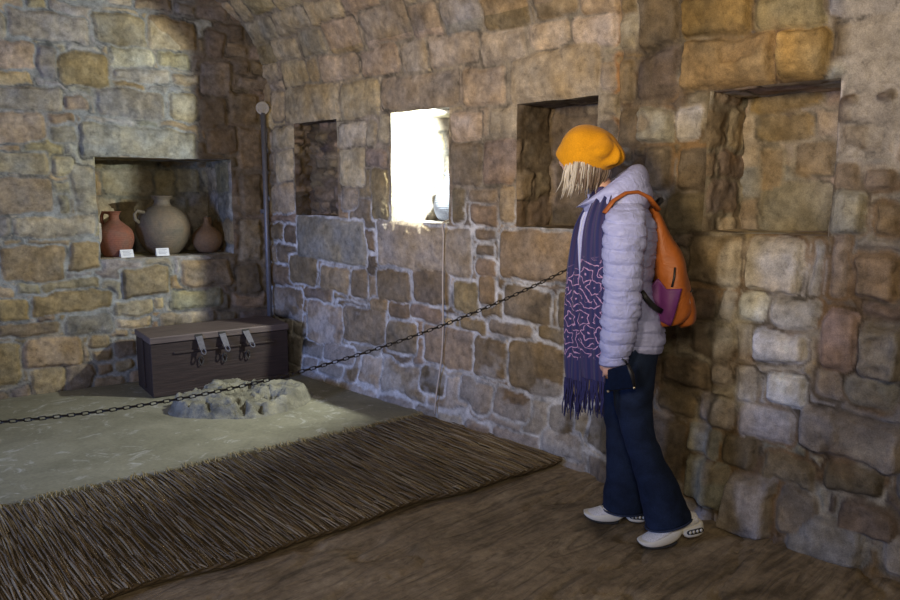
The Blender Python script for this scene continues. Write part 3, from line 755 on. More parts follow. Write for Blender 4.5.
mb = MB(); mb.tube([(.09,-.02,.0),(.02,-.005,.0)], .005, 8); mb.tube([(.02+.014*math.cos(a),-.005,.014*math.sin(a)) for a in np.linspace(0,2*math.pi,15)], .0035, 6, False)
mb.build('wall_hook', irond, chn)

# ================================================================== the visitor
PAZ = math.atan2(.788,-.616)
person = empty('person', (2.66,1.55,0), 'person in mustard knit hat, lavender padded jacket and jeans looking towards the lit recess', 'person', rotz=PAZ)
def ell(c, rx, ry, n=40, yaw=0, tilt=0, pw=2.0, z=None):
    """horizontal-ish ellipse ring; tilt raises the back"""
    out = []
    for k in range(n):
        a = 2*math.pi*k/n; ca, sa = math.cos(a), math.sin(a)
        x = rx*math.copysign(abs(ca)**(2/pw), ca); y = ry*math.copysign(abs(sa)**(2/pw), sa)
        X_ = x*math.cos(yaw)-y*math.sin(yaw); Y_ = x*math.sin(yaw)+y*math.cos(yaw)
        out.append((c[0]+X_, c[1]+Y_, c[2]-X_*math.tan(tilt)))
    return out
def interp_rows(rows, z_or_t):
    rows = np.array(rows, float); t = rows[:,0]; order = np.argsort(t)
    return [np.interp(z_or_t, t[order], rows[order,j]) for j in range(1, rows.shape[1])]
def smooth_rows(rows, n):
    rows = np.array(rows, float); out = []
    for q in np.linspace(0, len(rows)-1, n):
        i = int(min(q, len(rows)-2)); f = q-i
        p0,p1,p2,p3 = rows[max(0,i-1)], rows[i], rows[i+1], rows[min(len(rows)-1,i+2)]
        out.append(.5*((2*p1)+(-p0+p2)*f+(2*p0-5*p1+4*p2-p3)*f*f+(-p0+3*p1-3*p2+p3)*f**3))
    return out
def loft(mb, rows, n=32, steps=24, yaw=0, pw=2.0, cap=True, mod=None):
    """rows: cx, cy, cz, rx, ry, tilt"""
    rings = []
    for i, r in enumerate(smooth_rows(rows, steps)):
        ring = ell(r[:3], r[3], r[4], n, yaw, r[5] if len(r) > 5 else 0, pw)
        if mod: ring = mod(ring, r, i/(steps-1))
        rings.append(ring)
    mb.rings(rings, cap); return mb

# ---- body: one continuous skin surface
HC = Vector((.283,.0,1.525)); HYAW = math.radians(-33)
hf = Vector((math.cos(HYAW), math.sin(HYAW), 0)); hs = Vector((-math.sin(HYAW), math.cos(HYAW), 0)); hz = Vector((0,0,1))
skin, nt, p = new_mat('skin'); tc = tex_coord(nt)
c = mixc(nt, 1, (.56,.33,.25), ramp(nt, noise(nt, tc, 40), [(.3,.9),(.7,1.08)]), 'MULTIPLY'); nt.links.new(c, p.inputs['Base Color'])
p.inputs['Roughness'].default_value = .5; p.inputs['Subsurface Weight'].default_value = .08; p.inputs['Subsurface Radius'].default_value = (.01,.004,.002)
body = MB()
def headv(th, ph):
    """th azimuth from the nose, ph elevation"""
    f, s, u = math.cos(ph)*math.cos(th), math.cos(ph)*math.sin(th), math.sin(ph)
    lo = max(0, -u)
    F_ = f*(.094 if f < 0 else .090-.006*lo); S_ = s*(.073-.026*lo**1.3); U_ = u*(.118 if u < 0 else .112)
    if f < 0: F_ *= (1-.45*lo)
    def g(t0,p0,wt,wp): return math.exp(-((th-t0)/wt)**2-((ph-p0)/wp)**2)
    b = .027*g(0,-.16,.13,.17)+.012*g(0,.06,.12,.14)      # nose and bridge
    b += .006*g(0,.26,.7,.12)                              # brow
    b -= .011*(g(.38,.07,.17,.11)+g(-.38,.07,.17,.11))     # eye sockets
    b += .006*(g(.5,-.22,.25,.2)+g(-.5,-.22,.25,.2))       # cheeks
    b += .008*g(0,-.50,.26,.055)+.007*g(0,-.62,.24,.055)-.004*g(0,-.56,.28,.025)   # lips
    b += .014*g(0,-.86,.35,.16)                            # chin
    F_ += b
    return HC+hf*F_+hs*S_+hz*U_
NT, NPH = 72, 44; rings = []
for i in range(NPH+1):
    ph = -math.pi/2+.04+(math.pi-.08)*i/NPH
    rings.append([headv((2*math.pi*k/NT+math.pi)%(2*math.pi)-math.pi, ph) for k in range(NT)])
body.rings(rings)
for sd in (1,-1):      # ears
    c0 = HC+hs*(.073*sd)-hf*.012-hz*.012
    ring = []
    for q,(r,dx) in enumerate(((.010,-.006),(.020,.004),(.026,.010),(.024,.014),(.012,.010))):
        ring.append([c0+hs*sd*dx+hf*(r*.62*math.cos(a)-.004*q)+hz*(r*1.25*math.sin(a)) for a in np.linspace(0,2*math.pi,16,endpoint=False)])
    body.rings(ring)
loft(body, [(.15,0,1.30,.07,.09,0),(.18,0,1.37,.056,.062,0),(.215,0,1.42,.052,.056,0),(.25,0,1.47,.055,.055,0)], 24, 12)
loft(body, [(.06,0,.76,.05,.09,0),(.065,0,.80,.085,.130,0),(.08,0,.92,.090,.130,0),(.10,0,1.05,.10,.14,0),(.12,0,1.18,.105,.16,0),(.135,0,1.29,.095,.175,0),(.15,0,1.34,.07,.12,0),(.16,0,1.36,.05,.06,0)], 32, 26)
for pts_, rr in (([(.13,.15,1.31),(.135,.19,1.26),(.13,.205,1.06),(.15,.205,.88),(.158,.205,.80)],[.05,.048,.040,.032,.024]),
                 ([(.13,-.15,1.31),(.135,-.19,1.26),(.14,-.20,1.06),(.20,-.19,.90),(.24,-.17,.82)],[.05,.048,.040,.032,.024]),
                 ([(.07,.085,.80),(.065,.10,.60),(.045,.11,.45),(-.04,.12,.26),(-.115,.125,.13)],[.062,.060,.050,.045,.036]),
                 ([(.08,-.075,.80),(.105,-.085,.60),(.095,-.09,.44),(.06,-.08,.25),(.045,-.06,.08)],[.062,.060,.050,.045,.036])):
    body.tube(pts_, rr, 20)
def hand(base, down, fwd, palm_n, sd):
    """palm and five curled fingers; palm_n is where the fingers curl to"""
    d, f, n = Vector(down).normalized(), Vector(fwd).normalized(), Vector(palm_n).normalized(); b = Vector(base)
    rings = []
    for s, wf, wn in ((0,.022,.018),(.02,.028,.016),(.05,.036,.014),(.075,.037,.013),(.085,.030,.010)):
        rings.append([b+d*s+f*wf*math.cos(a)+n*wn*math.sin(a) for a in np.linspace(0,2*math.pi,16,endpoint=False)])
    body.rings(rings)
    for k, (L, o) in enumerate(((.070,.027),(.078,.010),(.072,-.008),(.058,-.025))):
        p_ = b+d*.075+f*o; ang = .25; pts2 = [p_-d*.02, p_]
        for seg in (.45,.32,.23):
            ang += .55; p_ = p_+(d*math.cos(ang)+n*math.sin(ang))*L*seg; pts2.append(p_.copy())
        body.tube(pts2, [.009,.0092,.0085,.0078,.006], 10)
    p_ = b+d*.02+f*.024
    body.tube([p_-f*.01, p_+f*.012+d*.018+n*.006, p_+f*.014+d*.040+n*.018, p_+f*.008+d*.058+n*.028], [.011,.011,.0095,.007], 10)
hand((.160,.203,.785),(.05,0,-1),(1,-.1,0),(0,-1,0),1)
hand((.245,-.168,.81),(.25,.1,-1),(.9,.4,0),(0,1,0),-1)
bo = body.build('body', skin, person, remesh=.0058)
eye_w = simple('eye_white',(.8,.78,.74),.3,0,.03,30,0); iris = simple('eye_iris',(.10,.07,.05),.3,0,.1,30,0)
for sd in (1,-1):
    ec = HC+hf*.072+hs*.030*sd+hz*.010
    mb = MB(); mb.lathe([(.011*math.sin(a),-.011*math.cos(a)) for a in np.linspace(.02,math.pi-.02,12)],16,ec); e_ = mb.build('eye', eye_w, person)
    mb = MB(); q3 = ec+hf*.0098; qd = hf.to_track_quat('Z','Y').to_matrix()
    mb.rings([[tuple(q3+qd@Vector((r*math.cos(a),r*math.sin(a),z))) for a in np.linspace(0,2*math.pi,14,endpoint=False)] for r,z in ((.005,0),(.0045,.0012),(.001,.0022))]); mb.build('iris', iris, e_)

# ---- hair
hairm, nt, p = new_mat('grey_hair'); at = nt.nodes.new('ShaderNodeVertexColor'); at.layer_name = 'Col'
nt.links.new(at.outputs[0], p.inputs['Base Color']); p.inputs['Roughness'].default_value = .45; p.inputs['Specular IOR Level'].default_value = .4
hv, hfc, hcl = MB(), [], []
def lock(pts_, r0, col, fl=.45):
    k = len(hv.v); hv.tube(pts_, [r0*.7]+[r0]*(len(pts_)-3)+[r0*.8,r0*.12], 6, True, fl); hcl.extend([col]*(len(hv.v)-k))
for k in range(420):
    th = random.uniform(math.radians(70), math.radians(292)); n_ = abs(math.sin(th)); side = 1 if th < math.pi else -1
    lay = random.random()
    R_ = .98+.10*lay
    st = HC+hf*(.086*math.cos(th)*R_-.010)+hs*(.078*math.sin(th)*R_)+hz*(.035-.02*lay)
    back = max(0,-math.cos(th))
    L = random.uniform(.125,.165)-.030*back+.020*(1-back)*lay
    flare = .004+.020*lay*(1-back)
    fw_ = (.004+.022*(1-back)*lay+random.uniform(-.010,.012))*(1.0 if side > 0 else .5)
    pts_ = []
    for q in np.linspace(0,1,7):
        bulge = math.sin(math.pi*min(1,q*1.2))*.012
        pos = st+Vector((0,0,-1))*L*q+(hf*math.cos(th)+hs*math.sin(th))*(bulge+flare*q*q-.028*back*q*q)+hf*fw_*q*q*1.25
        pts_.append(pos+Vector((random.uniform(-.002,.002),)*3))
    bw = .5+.5*math.cos(th+0.2*side)
    L_extra = 0; dark = random.random() < .15+.7*back; pts_ = [q_+Vector((0,0,-.03*back*i_/6)) for i_, q_ in enumerate(pts_)]
    g = random.uniform(.75,1.15)
    col = (.17*g,.12*g,.085*g) if dark else (.52*g,.47*g,.40*g)
    lock(pts_, random.uniform(.0025,.0055), col)
ho = link_mesh('hair', hv.v, hv.f, hairm, person, True, np.array(hcl))

# ---- knitted hat
hat_m, nt, p = new_mat('mustard_knit'); tc = tex_coord(nt)
n_ = noise(nt, tc, 220, 3, .6); n2_ = noise(nt, tc, 20, 4)
c = mixc(nt, 1, (.60,.265,.010), ramp(nt, n2_, [(.3,.85),(.7,1.12)]), 'MULTIPLY'); c = mixc(nt,1,c,ramp(nt,n_,[(.3,.85),(.7,1.08)]),'MULTIPLY')
nt.links.new(c, p.inputs['Base Color']); p.inputs['Roughness'].default_value = .95; p.inputs['Sheen Weight'].default_value = .08; p.inputs['Specular IOR Level'].default_value = .1
bump(nt, p, n_, .5, .003)
mb = MB(); ta = math.radians(38); hn = (-hf*math.sin(ta)+hz*math.cos(ta)); hfw = (hf*math.cos(ta)+hz*math.sin(ta))
rings = []
prof = [(-.034,.092,.092,.084,0),(-.044,.103,.101,.092,0),(-.022,.108,.105,.096,0),(.015,.112,.110,.100,0),(.045,.113,.117,.103,-.002),(.072,.109,.124,.101,-.006),(.095,.099,.124,.092,-.012),(.114,.082,.112,.076,-.018),(.128,.058,.088,.054,-.024),(.136,.030,.05,.030,-.028),(.138,.008,.015,.008,-.030)]
for r in smooth_rows(prof, 40):
    s, rf, rb, rs_, sh = r; ring = []
    for k in range(72):
        a = 2*math.pi*k/72; ca, sa = math.cos(a), math.sin(a)
        fold = 0
        up_ = sstep(.03,.10,s)
        # soft creases running back from the crown
        fold = -.017*up_*(math.exp(-((a-math.radians(100))/.16)**2)+.8*math.exp(-((a-math.radians(146))/.14)**2)+.9*math.exp(-((a-math.radians(172))/.12)**2)+.8*math.exp(-((a-math.radians(232))/.2)**2))
        fold += .010*up_*(math.exp(-((a-math.radians(122))/.15)**2)+math.exp(-((a-math.radians(160))/.12)**2))
        fold += .003*float(fbm(ca*2.2,sa*2.2,s*22,3,88))
        rr = 1+fold/.1
        ring.append(HC-hz*.002+hn*s+hfw*((rf if ca > 0 else rb)*ca*rr+sh)+hs*(rs_*sa*rr)-hz*(.010*up_*max(0,-ca)))
    rings.append(ring)
mb.rings(rings, True); ht = mb.build('knit_hat', hat_m, person)
ht['label'] = 'slouchy mustard yellow knitted hat'

# ---- jeans
den, nt, p = new_mat('dark_denim'); tc = tex_coord(nt)
c = mixc(nt, 1, (.009,.016,.038), ramp(nt, noise(nt, tc, 10, 6, .6, .5), [(.3,.6),(.7,1.7)]), 'MULTIPLY')
nf_ = noise(nt, tc, 260, 3, .7); c = mixc(nt,1,c,ramp(nt,nf_,[(.3,.75),(.7,1.3)]),'MULTIPLY')
nt.links.new(c, p.inputs['Base Color']); p.inputs['Roughness'].default_value = .85; p.inputs['Specular IOR Level'].default_value = .2; bump(nt, p, nf_, .3, .002)
mb = MB()
def wr(seed, amt=.006):
    def m_(ring, r, t):
        c0 = Vector(r[:3]); out = []
        for q in ring:
            v = Vector(q)-c0; l = v.length or 1
            d = amt*float(fbm(q[0]*9+seed, q[1]*9, q[2]*16+v.x*12, 3, seed))+.004*float(fbm(q[0]*5,q[1]*5,q[2]*40+v.x*30,2,seed+1))
            out.append(tuple(c0+v*(1+d/l)))
        return out
    return m_
near = [(.070,.075,.84,.085,.085,0),(.070,.085,.76,.092,.088,0),(.073,.095,.66,.082,.080,0),(.066,.105,.55,.073,.071,0),(.045,.112,.45,.066,.064,0),(.016,.118,.36,.066,.064,.1),(-.026,.122,.26,.073,.066,.2),(-.058,.124,.17,.080,.072,.28),(-.082,.126,.100,.088,.078,.30),(-.084,.126,.088,.088,.078,.30)]
far = [(.075,-.075,.84,.085,.085,0),(.085,-.08,.76,.092,.088,0),(.100,-.085,.66,.082,.080,0),(.105,-.088,.55,.074,.071,0),(.098,-.090,.45,.068,.064,0),(.088,-.085,.36,.068,.064,0),(.078,-.078,.26,.074,.066,0),(.073,-.066,.16,.082,.072,0),(.073,-.058,.066,.091,.078,0),(.073,-.058,.054,.091,.078,0)]
loft(mb, near, 40, 60, mod=wr(3)); loft(mb, far, 40, 60, mod=wr(9))
loft(mb, [(.055,0,.72,.06,.10,0),(.058,0,.76,.100,.152,0),(.060,0,.82,.110,.160,0),(.066,0,.90,.100,.148,0)], 40, 14)
je = mb.build('jeans', den, person, remesh=.0075); je['label'] = 'dark blue flared jeans'
hem = simple('hem_denim',(.018,.03,.07),.85,0,.2,200,.2)
for c0,r_,tl in (((-.084,.126,.090),(.0895,.0795),.30),((.073,-.058,.056),(.0925,.0795),0)):
    m2 = MB(); m2.tube(ell(c0, r_[0], r_[1], 40, 0, tl)+[ell(c0, r_[0], r_[1], 40, 0, tl)[0]], .004, 6, False); m2.build('hem', hem, je)

# ---- padded jacket
jm, nt, p = new_mat('lavender_nylon'); tc = tex_coord(nt)
nn_ = noise(nt, tc, 38, 5, .6, .6); c = mixc(nt, 1, (.37,.395,.66), ramp(nt, nn_, [(.3,.93),(.7,1.05)]), 'MULTIPLY')
nt.links.new(c, p.inputs['Base Color']); p.inputs['Roughness'].default_value = .45; p.inputs['Specular IOR Level'].default_value = .4; bump(nt, p, nn_, .8, .009)
def quilt(amt, period, phase=0, seed=1, wrinkle=.006, slope=0, vseam=()):
    def m_(ring, r, t):
        c0 = Vector(r[:3]); out = []
        for k, q in enumerate(ring):
            v = Vector(q)-c0; l = v.length or 1; a = 2*math.pi*k/len(ring)
            zz = q[2]+slope*v.x+.006*math.sin(2*a+seed)+.004*float(fbm(v.x*9,v.y*9,q[2]*5,2,seed))
            fr = (zz/period+phase)%1.0; ds_ = min(fr,1-fr)*period
            puff = min(1, ds_/(period*.5))**.5
            d = amt*(puff-.75)-.003*math.exp(-(ds_/.004)**2)+wrinkle*float(fbm(v.x*16+seed, v.y*16, q[2]*34, 4, seed))
            for va in vseam: d -= .008*math.exp(-((a-va)/.035)**2)
            out.append(tuple(c0+v*(1+d/l)))
        return out
    return m_
TY = math.radians(16)
jk = empty('jacket', (0,0,0), None, None); jk.parent = person; jk['label'] = 'lavender quilted puffer jacket with hood'
mb = MB()
loft(mb, [(.078,0,.782,.104,.160,-.14),(.080,0,.79,.116,.172,-.14),(.085,0,.84,.130,.182,-.1),(.108,0,.92,.134,.180,-.05),(.138,0,1.02,.130,.172,0),(.140,0,1.12,.138,.180,0),(.138,0,1.21,.145,.190,0),(.142,0,1.28,.130,.190,0),(.150,0,1.33,.105,.160,0),(.165,0,1.365,.080,.105,.1),(.185,0,1.385,.066,.078,.2)],
     96, 210, yaw=TY, pw=2.15, mod=quilt(.0038,.050,0,2,.009,0,(math.radians(70),math.radians(290))))
mb.build('torso', jm, jk)
for sd in (1,-1):
    mb = MB(); rows = ([(.118,.150,1.350,.040,.035,0),(.128,.176,1.325,.068,.050,0),(.134,.200,1.275,.078,.062,0),(.136,.212,1.20,.079,.066,0),(.136,.216,1.10,.074,.064,0),(.136,.218,1.02,.072,.062,0),(.140,.219,.93,.071,.060,0),(.148,.217,.85,.066,.056,0),(.156,.214,.785,.058,.050,.05),(.160,.212,.757,.052,.045,.08),(.160,.212,.753,.046,.040,.08)] if sd > 0 else
             [(.118,-.150,1.350,.040,.035,0),(.128,-.176,1.325,.068,.050,0),(.134,-.200,1.275,.078,.062,0),(.136,-.210,1.20,.079,.066,0),(.140,-.212,1.10,.074,.064,0),(.150,-.208,1.02,.070,.060,0),(.180,-.20,.93,.062,.056,0),(.210,-.188,.87,.056,.050,.1),(.232,-.176,.825,.050,.045,.2),(.238,-.172,.812,.044,.040,.2)])
    loft(mb, rows, 64, 210, mod=quilt(.0038,.050,.4,5+sd,.010,-.12))
    sl = mb.build('sleeve', jm, jk)
    c0 = rows[-2]; m2 = MB(); m2.rings([ell((c0[0],c0[1],c0[2]+dz), c0[3]*k_, c0[4]*k_, 30, 0, .08) for dz,k_ in ((.012,1.0),(.008,1.05),(-.006,1.06),(-.011,1.0),(-.008,.9))], False); m2.build('cuff', jm, sl)
# hood lying behind the neck
mb = MB(); rings = []
hood = [(.215,0,1.385,.062,.066,.62),(.215,0,1.395,.080,.084,.64),(.205,0,1.410,.100,.106,.66),(.186,0,1.410,.118,.126,.58),(.166,0,1.392,.124,.138,.45),(.146,0,1.358,.126,.146,.30),(.140,0,1.332,.122,.150,.18),(.140,0,1.305,.114,.150,.1)]
def hmod(ring, r, t):
    c0 = Vector(r[:3]); out = []
    for k, q in enumerate(ring):
        v = Vector(q)-c0; a = 2*math.pi*k/len(ring); l = v.length
        bk = max(0,-math.cos(a))
        d = .010*bk*math.sin(math.pi*min(1,t*1.1))+.010*(abs(math.sin(math.pi*(t*3.2+.1*math.sin(a*2))))**.5-.7)*sstep(.2,.4,t)+.008*float(fbm(v.x*14,v.y*14,q[2]*20,3,19))
        out.append(tuple(c0+v*(1+d/l)))
    return out
loft(mb, hood, 72, 56, yaw=math.radians(6), mod=hmod, cap=False)
mb.build('hood', jm, jk)
# zip and stand-up collar at the front
def tor(th, z, off=0):
    """point on the jacket front; th measured from local forward"""
    rows = [(.79,.080,.116,.172),(.84,.085,.130,.182),(.92,.108,.134,.180),(1.02,.138,.130,.172),(1.12,.140,.138,.180),(1.21,.138,.145,.190),(1.28,.142,.130,.190),(1.33,.150,.105,.160),(1.365,.165,.080,.105),(1.40,.185,.072,.085)]
    cx0, rx_, ry_ = interp_rows(rows, z); a = th-TY
    x = (rx_+off)*math.cos(a); y = (ry_+off)*math.sin(a)
    return Vector((cx0+x*math.cos(TY)-y*math.sin(TY), x*math.sin(TY)+y*math.cos(TY), z))
mb = MB(); mb.tube([tor(math.radians(8), z, .008) for z in np.linspace(.80,1.37,40)], .005, 6, True, .5)
mb.build('zipper', simple('pale_zip',(.50,.52,.66),.4,0,.1,60), jk)
mb = MB()
for a0 in (math.radians(3), math.radians(14)):
    mb.tube([tor(a0, z, .004) for z in np.linspace(.80,1.385,50)], .011, 8, True, .6)
mb.build('front_placket', jm, jk)

# ---- scarf
scm, nt, p = new_mat('floral_scarf'); tc = tex_coord(nt, 'UV')
mp = nt.nodes.new('ShaderNodeMapping'); nt.links.new(tc, mp.inputs[0]); mp.inputs['Scale'].default_value = (1,1,1)
nd = nt.nodes.new('ShaderNodeTexNoise'); nd.inputs['Scale'].default_value = 1.6; nt.links.new(mp.outputs[0], nd.inputs['Vector'])
va = nt.nodes.new('ShaderNodeVectorMath'); va.operation = 'MULTIPLY_ADD'; nt.links.new(nd.outputs[1], va.inputs[0]); va.inputs[1].default_value = (.5,.5,0); nt.links.new(mp.outputs[0], va.inputs[2])
def vor(scale, feat):
    v = nt.nodes.new('ShaderNodeTexVoronoi'); v.voronoi_dimensions = '2D'; v.feature = feat; v.inputs['Scale'].default_value = scale
    nt.links.new(va.outputs[0], v.inputs['Vector']); return v.outputs['Distance']
vv = nt.nodes.new('ShaderNodeTexVoronoi'); vv.voronoi_dimensions = '2D'; vv.inputs['Scale'].default_value = .46; vv.inputs['Randomness'].default_value = .75
nt.links.new(va.outputs[0], vv.inputs['Vector'])
sub = nt.nodes.new('ShaderNodeVectorMath'); sub.operation = 'SUBTRACT'; nt.links.new(va.outputs[0], sub.inputs[0]); nt.links.new(vv.outputs['Position'], sub.inputs[1])
sv_ = nt.nodes.new('ShaderNodeSeparateXYZ'); nt.links.new(sub.outputs[0], sv_.inputs[0])
ang_ = mth(nt,'ARCTAN2', sv_.outputs[1], sv_.outputs[0])
pet = mth(nt,'ADD', 1.0, mth(nt,'MULTIPLY', mth(nt,'ABSOLUTE', mth(nt,'SINE', mth(nt,'MULTIPLY', ang_, 2.5))), -.30))
rp = mth(nt,'MULTIPLY', vv.outputs['Distance'], mth(nt,'DIVIDE', 1.0, pet))
rg = mth(nt,'FRACT', mth(nt,'MULTIPLY', rp, 2.7)); line = ramp(nt, rg, [(.0,1),(.13,1),(.17,0),(.99,0)])
sx = nt.nodes.new('ShaderNodeSeparateXYZ'); nt.links.new(tc, sx.inputs[0])
# the flowers only run over the lower third, fading out above the plain hem
low = ramp(nt, mth(nt,'MULTIPLY', sx.outputs[1], .0442), [(.0,0),(.10,0),(.115,1),(.52,1),(.56,0)])
msk = mth(nt,'MULTIPLY', line, low)
base = mixc(nt, ramp(nt, mth(nt,'FRACT', mth(nt,'MULTIPLY', sx.outputs[0], 2.1)), [(.42,0),(.5,1),(.92,1),(1,0)]), (.016,.020,.10), (.036,.028,.10))
c = mixc(nt, msk, base, (.46,.27,.46)); nt.links.new(c, p.inputs['Base Color']); p.inputs['Roughness'].default_value = .9; p.inputs['Sheen Weight'].default_value = .15
sf = empty('scarf', (0,0,0), None, None); sf.parent = person; sf['label'] = 'long dark blue scarf with pink flower outlines and fringe'
frm = simple('scarf_fringe',(.022,.022,.10),.9,0,.3,90)
def ribbon(name, path, pleat, seed, n=36):
    """path rows: x y z  wx wy  half-thickness scale; wide soft band with pleats"""
    rows = smooth_rows(path, 70); rings = []; uvs = []; L = 0; prev = None
    for i, r in enumerate(rows):
        c0 = Vector(r[:3]); w_ = Vector((r[3],r[4],0)); hw_ = w_.length; w_.normalize(); nrm = Vector((-w_.y, w_.x, 0)); nrm = nrm if nrm.y > 0 else -nrm
        if prev is not None: L += (c0-prev).length
        prev = c0; ring = []; uv = []
        for k in range(2*n):
            s = (k/(n-1) if k < n else (2*n-1-k)/(n-1)); e = 2*s-1
            th_ = .0035*r[5]*(1 if k < n else -1)
            fold = pleat*math.sin(s*math.pi*2*2.5+seed+.5*math.sin(L*4))*(.6+.4*math.sin(L*6+seed))+.004*float(fbm(s*4,L*6,seed,2,seed))
            ring.append(c0+w_*hw_*e+nrm*(fold+th_)); uv.append((s*3.2+seed*3.7, (1.42-0)-0 if False else 0))
        rings.append(ring); uvs.append((L,))
    mb = MB(); mb.rings(rings); o = mb.build(name, scm, sf)
    tot = L; uvl = o.data.uv_layers.new(name='UVMap'); nv = 2*n
    for lp in o.data.loops:
        vi = lp.vertex_index; k = vi%nv; i = min(vi//nv, len(uvs)-1); s = (k/(n-1) if k < n else (2*n-1-k)/(n-1))
        uvl.data[lp.index].uv = (s*2.6+seed*3.7, (tot-uvs[i][0])*26)
    return o, rings[-1][:n]
def fringe(o, edge, L, seed):
    mb = MB(); rr = random.Random(seed)
    for k in range(34):
        e = edge[int(k/34*len(edge))]; q = Vector(e)+Vector((rr.uniform(-.003,.003),rr.uniform(-.004,.004),.004)); pts_ = [q]
        dx, dy = rr.uniform(-.010,.010), rr.uniform(-.010,.010); l = L*rr.uniform(.8,1.1)
        for t in (.25,.5,.75,1): pts_.append(q+Vector((dx*t+.003*math.sin(t*9+k), dy*t, -l*t)))
        mb.tube(pts_, [.0034,.0032,.0028,.0026,.0015], 5)
    mb.build('fringe', frm, o)
o1, ed1 = ribbon('scarf_end', [(.215,.045,1.40,.030,-.02,2),(.245,.010,1.33,.032,-.02,2),(.285,-.020,1.24,.030,-.025,1.6),(.302,-.035,1.10,.032,-.035,1.3),(.306,-.04,.95,.034,-.04,1.2),(.304,-.04,.80,.036,-.04,1),(.300,-.04,.66,.036,-.04,1),(.298,-.04,.615,.034,-.035,1)], .010, 1)
fringe(o1, ed1, .155, 4)
o2, ed2 = ribbon('scarf_end', [(.195,.100,1.395,.026,-.02,2),(.222,.125,1.34,.036,-.02,2),(.240,.140,1.25,.042,-.03,1.6),(.242,.150,1.12,.046,-.038,1.3),(.240,.155,.98,.047,-.04,1.2),(.238,.158,.84,.046,-.04,1),(.232,.158,.73,.044,-.04,1),(.228,.156,.665,.042,-.035,1)], .009, 2)
fringe(o2, ed2, .135, 5)
mb = MB(); mb.tube([(.185,.115,1.395),(.165,.075,1.415),(.145,.04,1.42),(.14,0,1.425),(.145,-.04,1.42),(.165,-.075,1.415),(.20,-.07,1.40),(.215,.0,1.39),(.215,.065,1.40)], .014, 12, True, 1.3)
mb.build('neck_wrap', simple('scarf_plain',(.045,.036,.12),.9,0,.2,60), sf)

# ---- shoes
shoe_w = simple('cream_sole',(.78,.76,.68),.5,0,.06,30,.1); knit_w = simple('white_mesh',(.78,.78,.80),.85,0,.35,230,.6,.003); sole_d = simple('dark_rubber',(.03,.03,.032),.7,0,.1,60)
def shoe(loc, yaw, pitch):
    r = bpy.data.objects.new('shoe', None); COL.objects.link(r); r.parent = person; r.location = loc; r.rotation_euler = (0, pitch, yaw); r.scale = (.90,.90,.90); r['label'] = 'chunky white running shoe with a notched sole'
    # x from heel (0) to toe (.27), origin under the toe joint
    ox = -.205
    mb = MB()
    rows = [(0,.060,.030,.105,.014),(.015,.052,.036,.112,.024),(.05,.046,.037,.118,.030),(.09,.042,.037,.112,.033),(.13,.040,.040,.095,.037),(.17,.034,.044,.074,.041),(.21,.028,.046,.058,.040),(.24,.026,.040,.048,.034),(.262,.028,.026,.040,.022),(.268,.030,.012,.036,.010)]
    rings = []
    for x,zb,w_,zt,w2 in smooth_rows(rows, 26):
        ring = []
        for k in range(24):
            a = 2*math.pi*k/24; ca, sa = math.cos(a), math.sin(a); zc = (zb+zt)/2
            ring.append((ox+x, w_*ca*(1-.28*max(0,sa)), zc+(zt-zb)/2*math.copysign(abs(sa)**.8,sa)))
        rings.append(ring)
    mb.rings(rings); mb.build('upper', knit_w, r)
    def pod(name, rows, mat, n=24):
        mb = MB(); rings = []
        for x,zb,zt,w_ in smooth_rows(rows, 22):
            rings.append([(ox+x, w_*math.copysign(abs(math.cos(a))**.6,math.cos(a)), (zb+zt)/2+(zt-zb)/2*math.copysign(abs(math.sin(a))**.55,math.sin(a))) for a in np.linspace(0,2*math.pi,n,endpoint=False)])
        mb.rings(rings); return mb.build(name, mat, r)
    pod('midsole', [(.085,.040,.066,.036),(.10,.022,.068,.040),(.125,.008,.066,.044),(.16,.004,.056,.048),(.20,.006,.048,.050),(.235,.012,.044,.046),(.262,.022,.042,.034),(.275,.032,.042,.018)], shoe_w)
    hp = pod('heel_pod', [(-.022,.030,.062,.016),(-.012,.014,.072,.032),(.01,.006,.074,.040),(.04,.006,.070,.041),(.062,.010,.068,.038),(.076,.022,.066,.034),(.088,.040,.066,.030)], shoe_w)
    pod('outsole', [(.115,.003,.012,.040),(.14,-.001,.008,.044),(.19,.001,.009,.047),(.23,.006,.014,.043),(.258,.014,.024,.032),(.272,.024,.033,.018)], sole_d)
    for sd in (1,-1):
        mb = MB()
        mb.rings([[(ox+.028+.038*math.copysign(abs(math.cos(a))**.7,math.cos(a)), sd*y_, .040+.012*math.copysign(abs(math.sin(a))**.7,math.sin(a))) for a in np.linspace(0,2*math.pi,28,endpoint=False)] for y_ in (.030,.0425)])
        w_ = mb.build('heel_window', sole_d, hp)
        mb = MB()
        for xx in (.002,.019,.036,.052):
            mb.rings([[(ox+xx+.0062*math.cos(a), sd*y_, .040+.0075*math.sin(a)) for a in np.linspace(0,2*math.pi,12,endpoint=False)] for y_ in (.041,.0435)])
        mb.build('heel_stud', shoe_w, hp)
    mb = MB()
    for q in range(5):
        x = .105+.022*q; zt = interp_rows([(.09,.112),(.13,.095),(.17,.074),(.21,.058)], x)[0]
        mb.tube([(ox+x-.006,-.026,zt-.012),(ox+x,-.012,zt+.001),(ox+x+.002,0,zt+.003),(ox+x,.012,zt+.001),(ox+x-.006,.026,zt-.012)], .0032, 6)
    mb.build('lace', shoe_w, r)
    return r
shoe((.178,-.050,.002), math.radians(1), 0)
shoe((-.028,.160,.004), math.radians(14), math.radians(11))

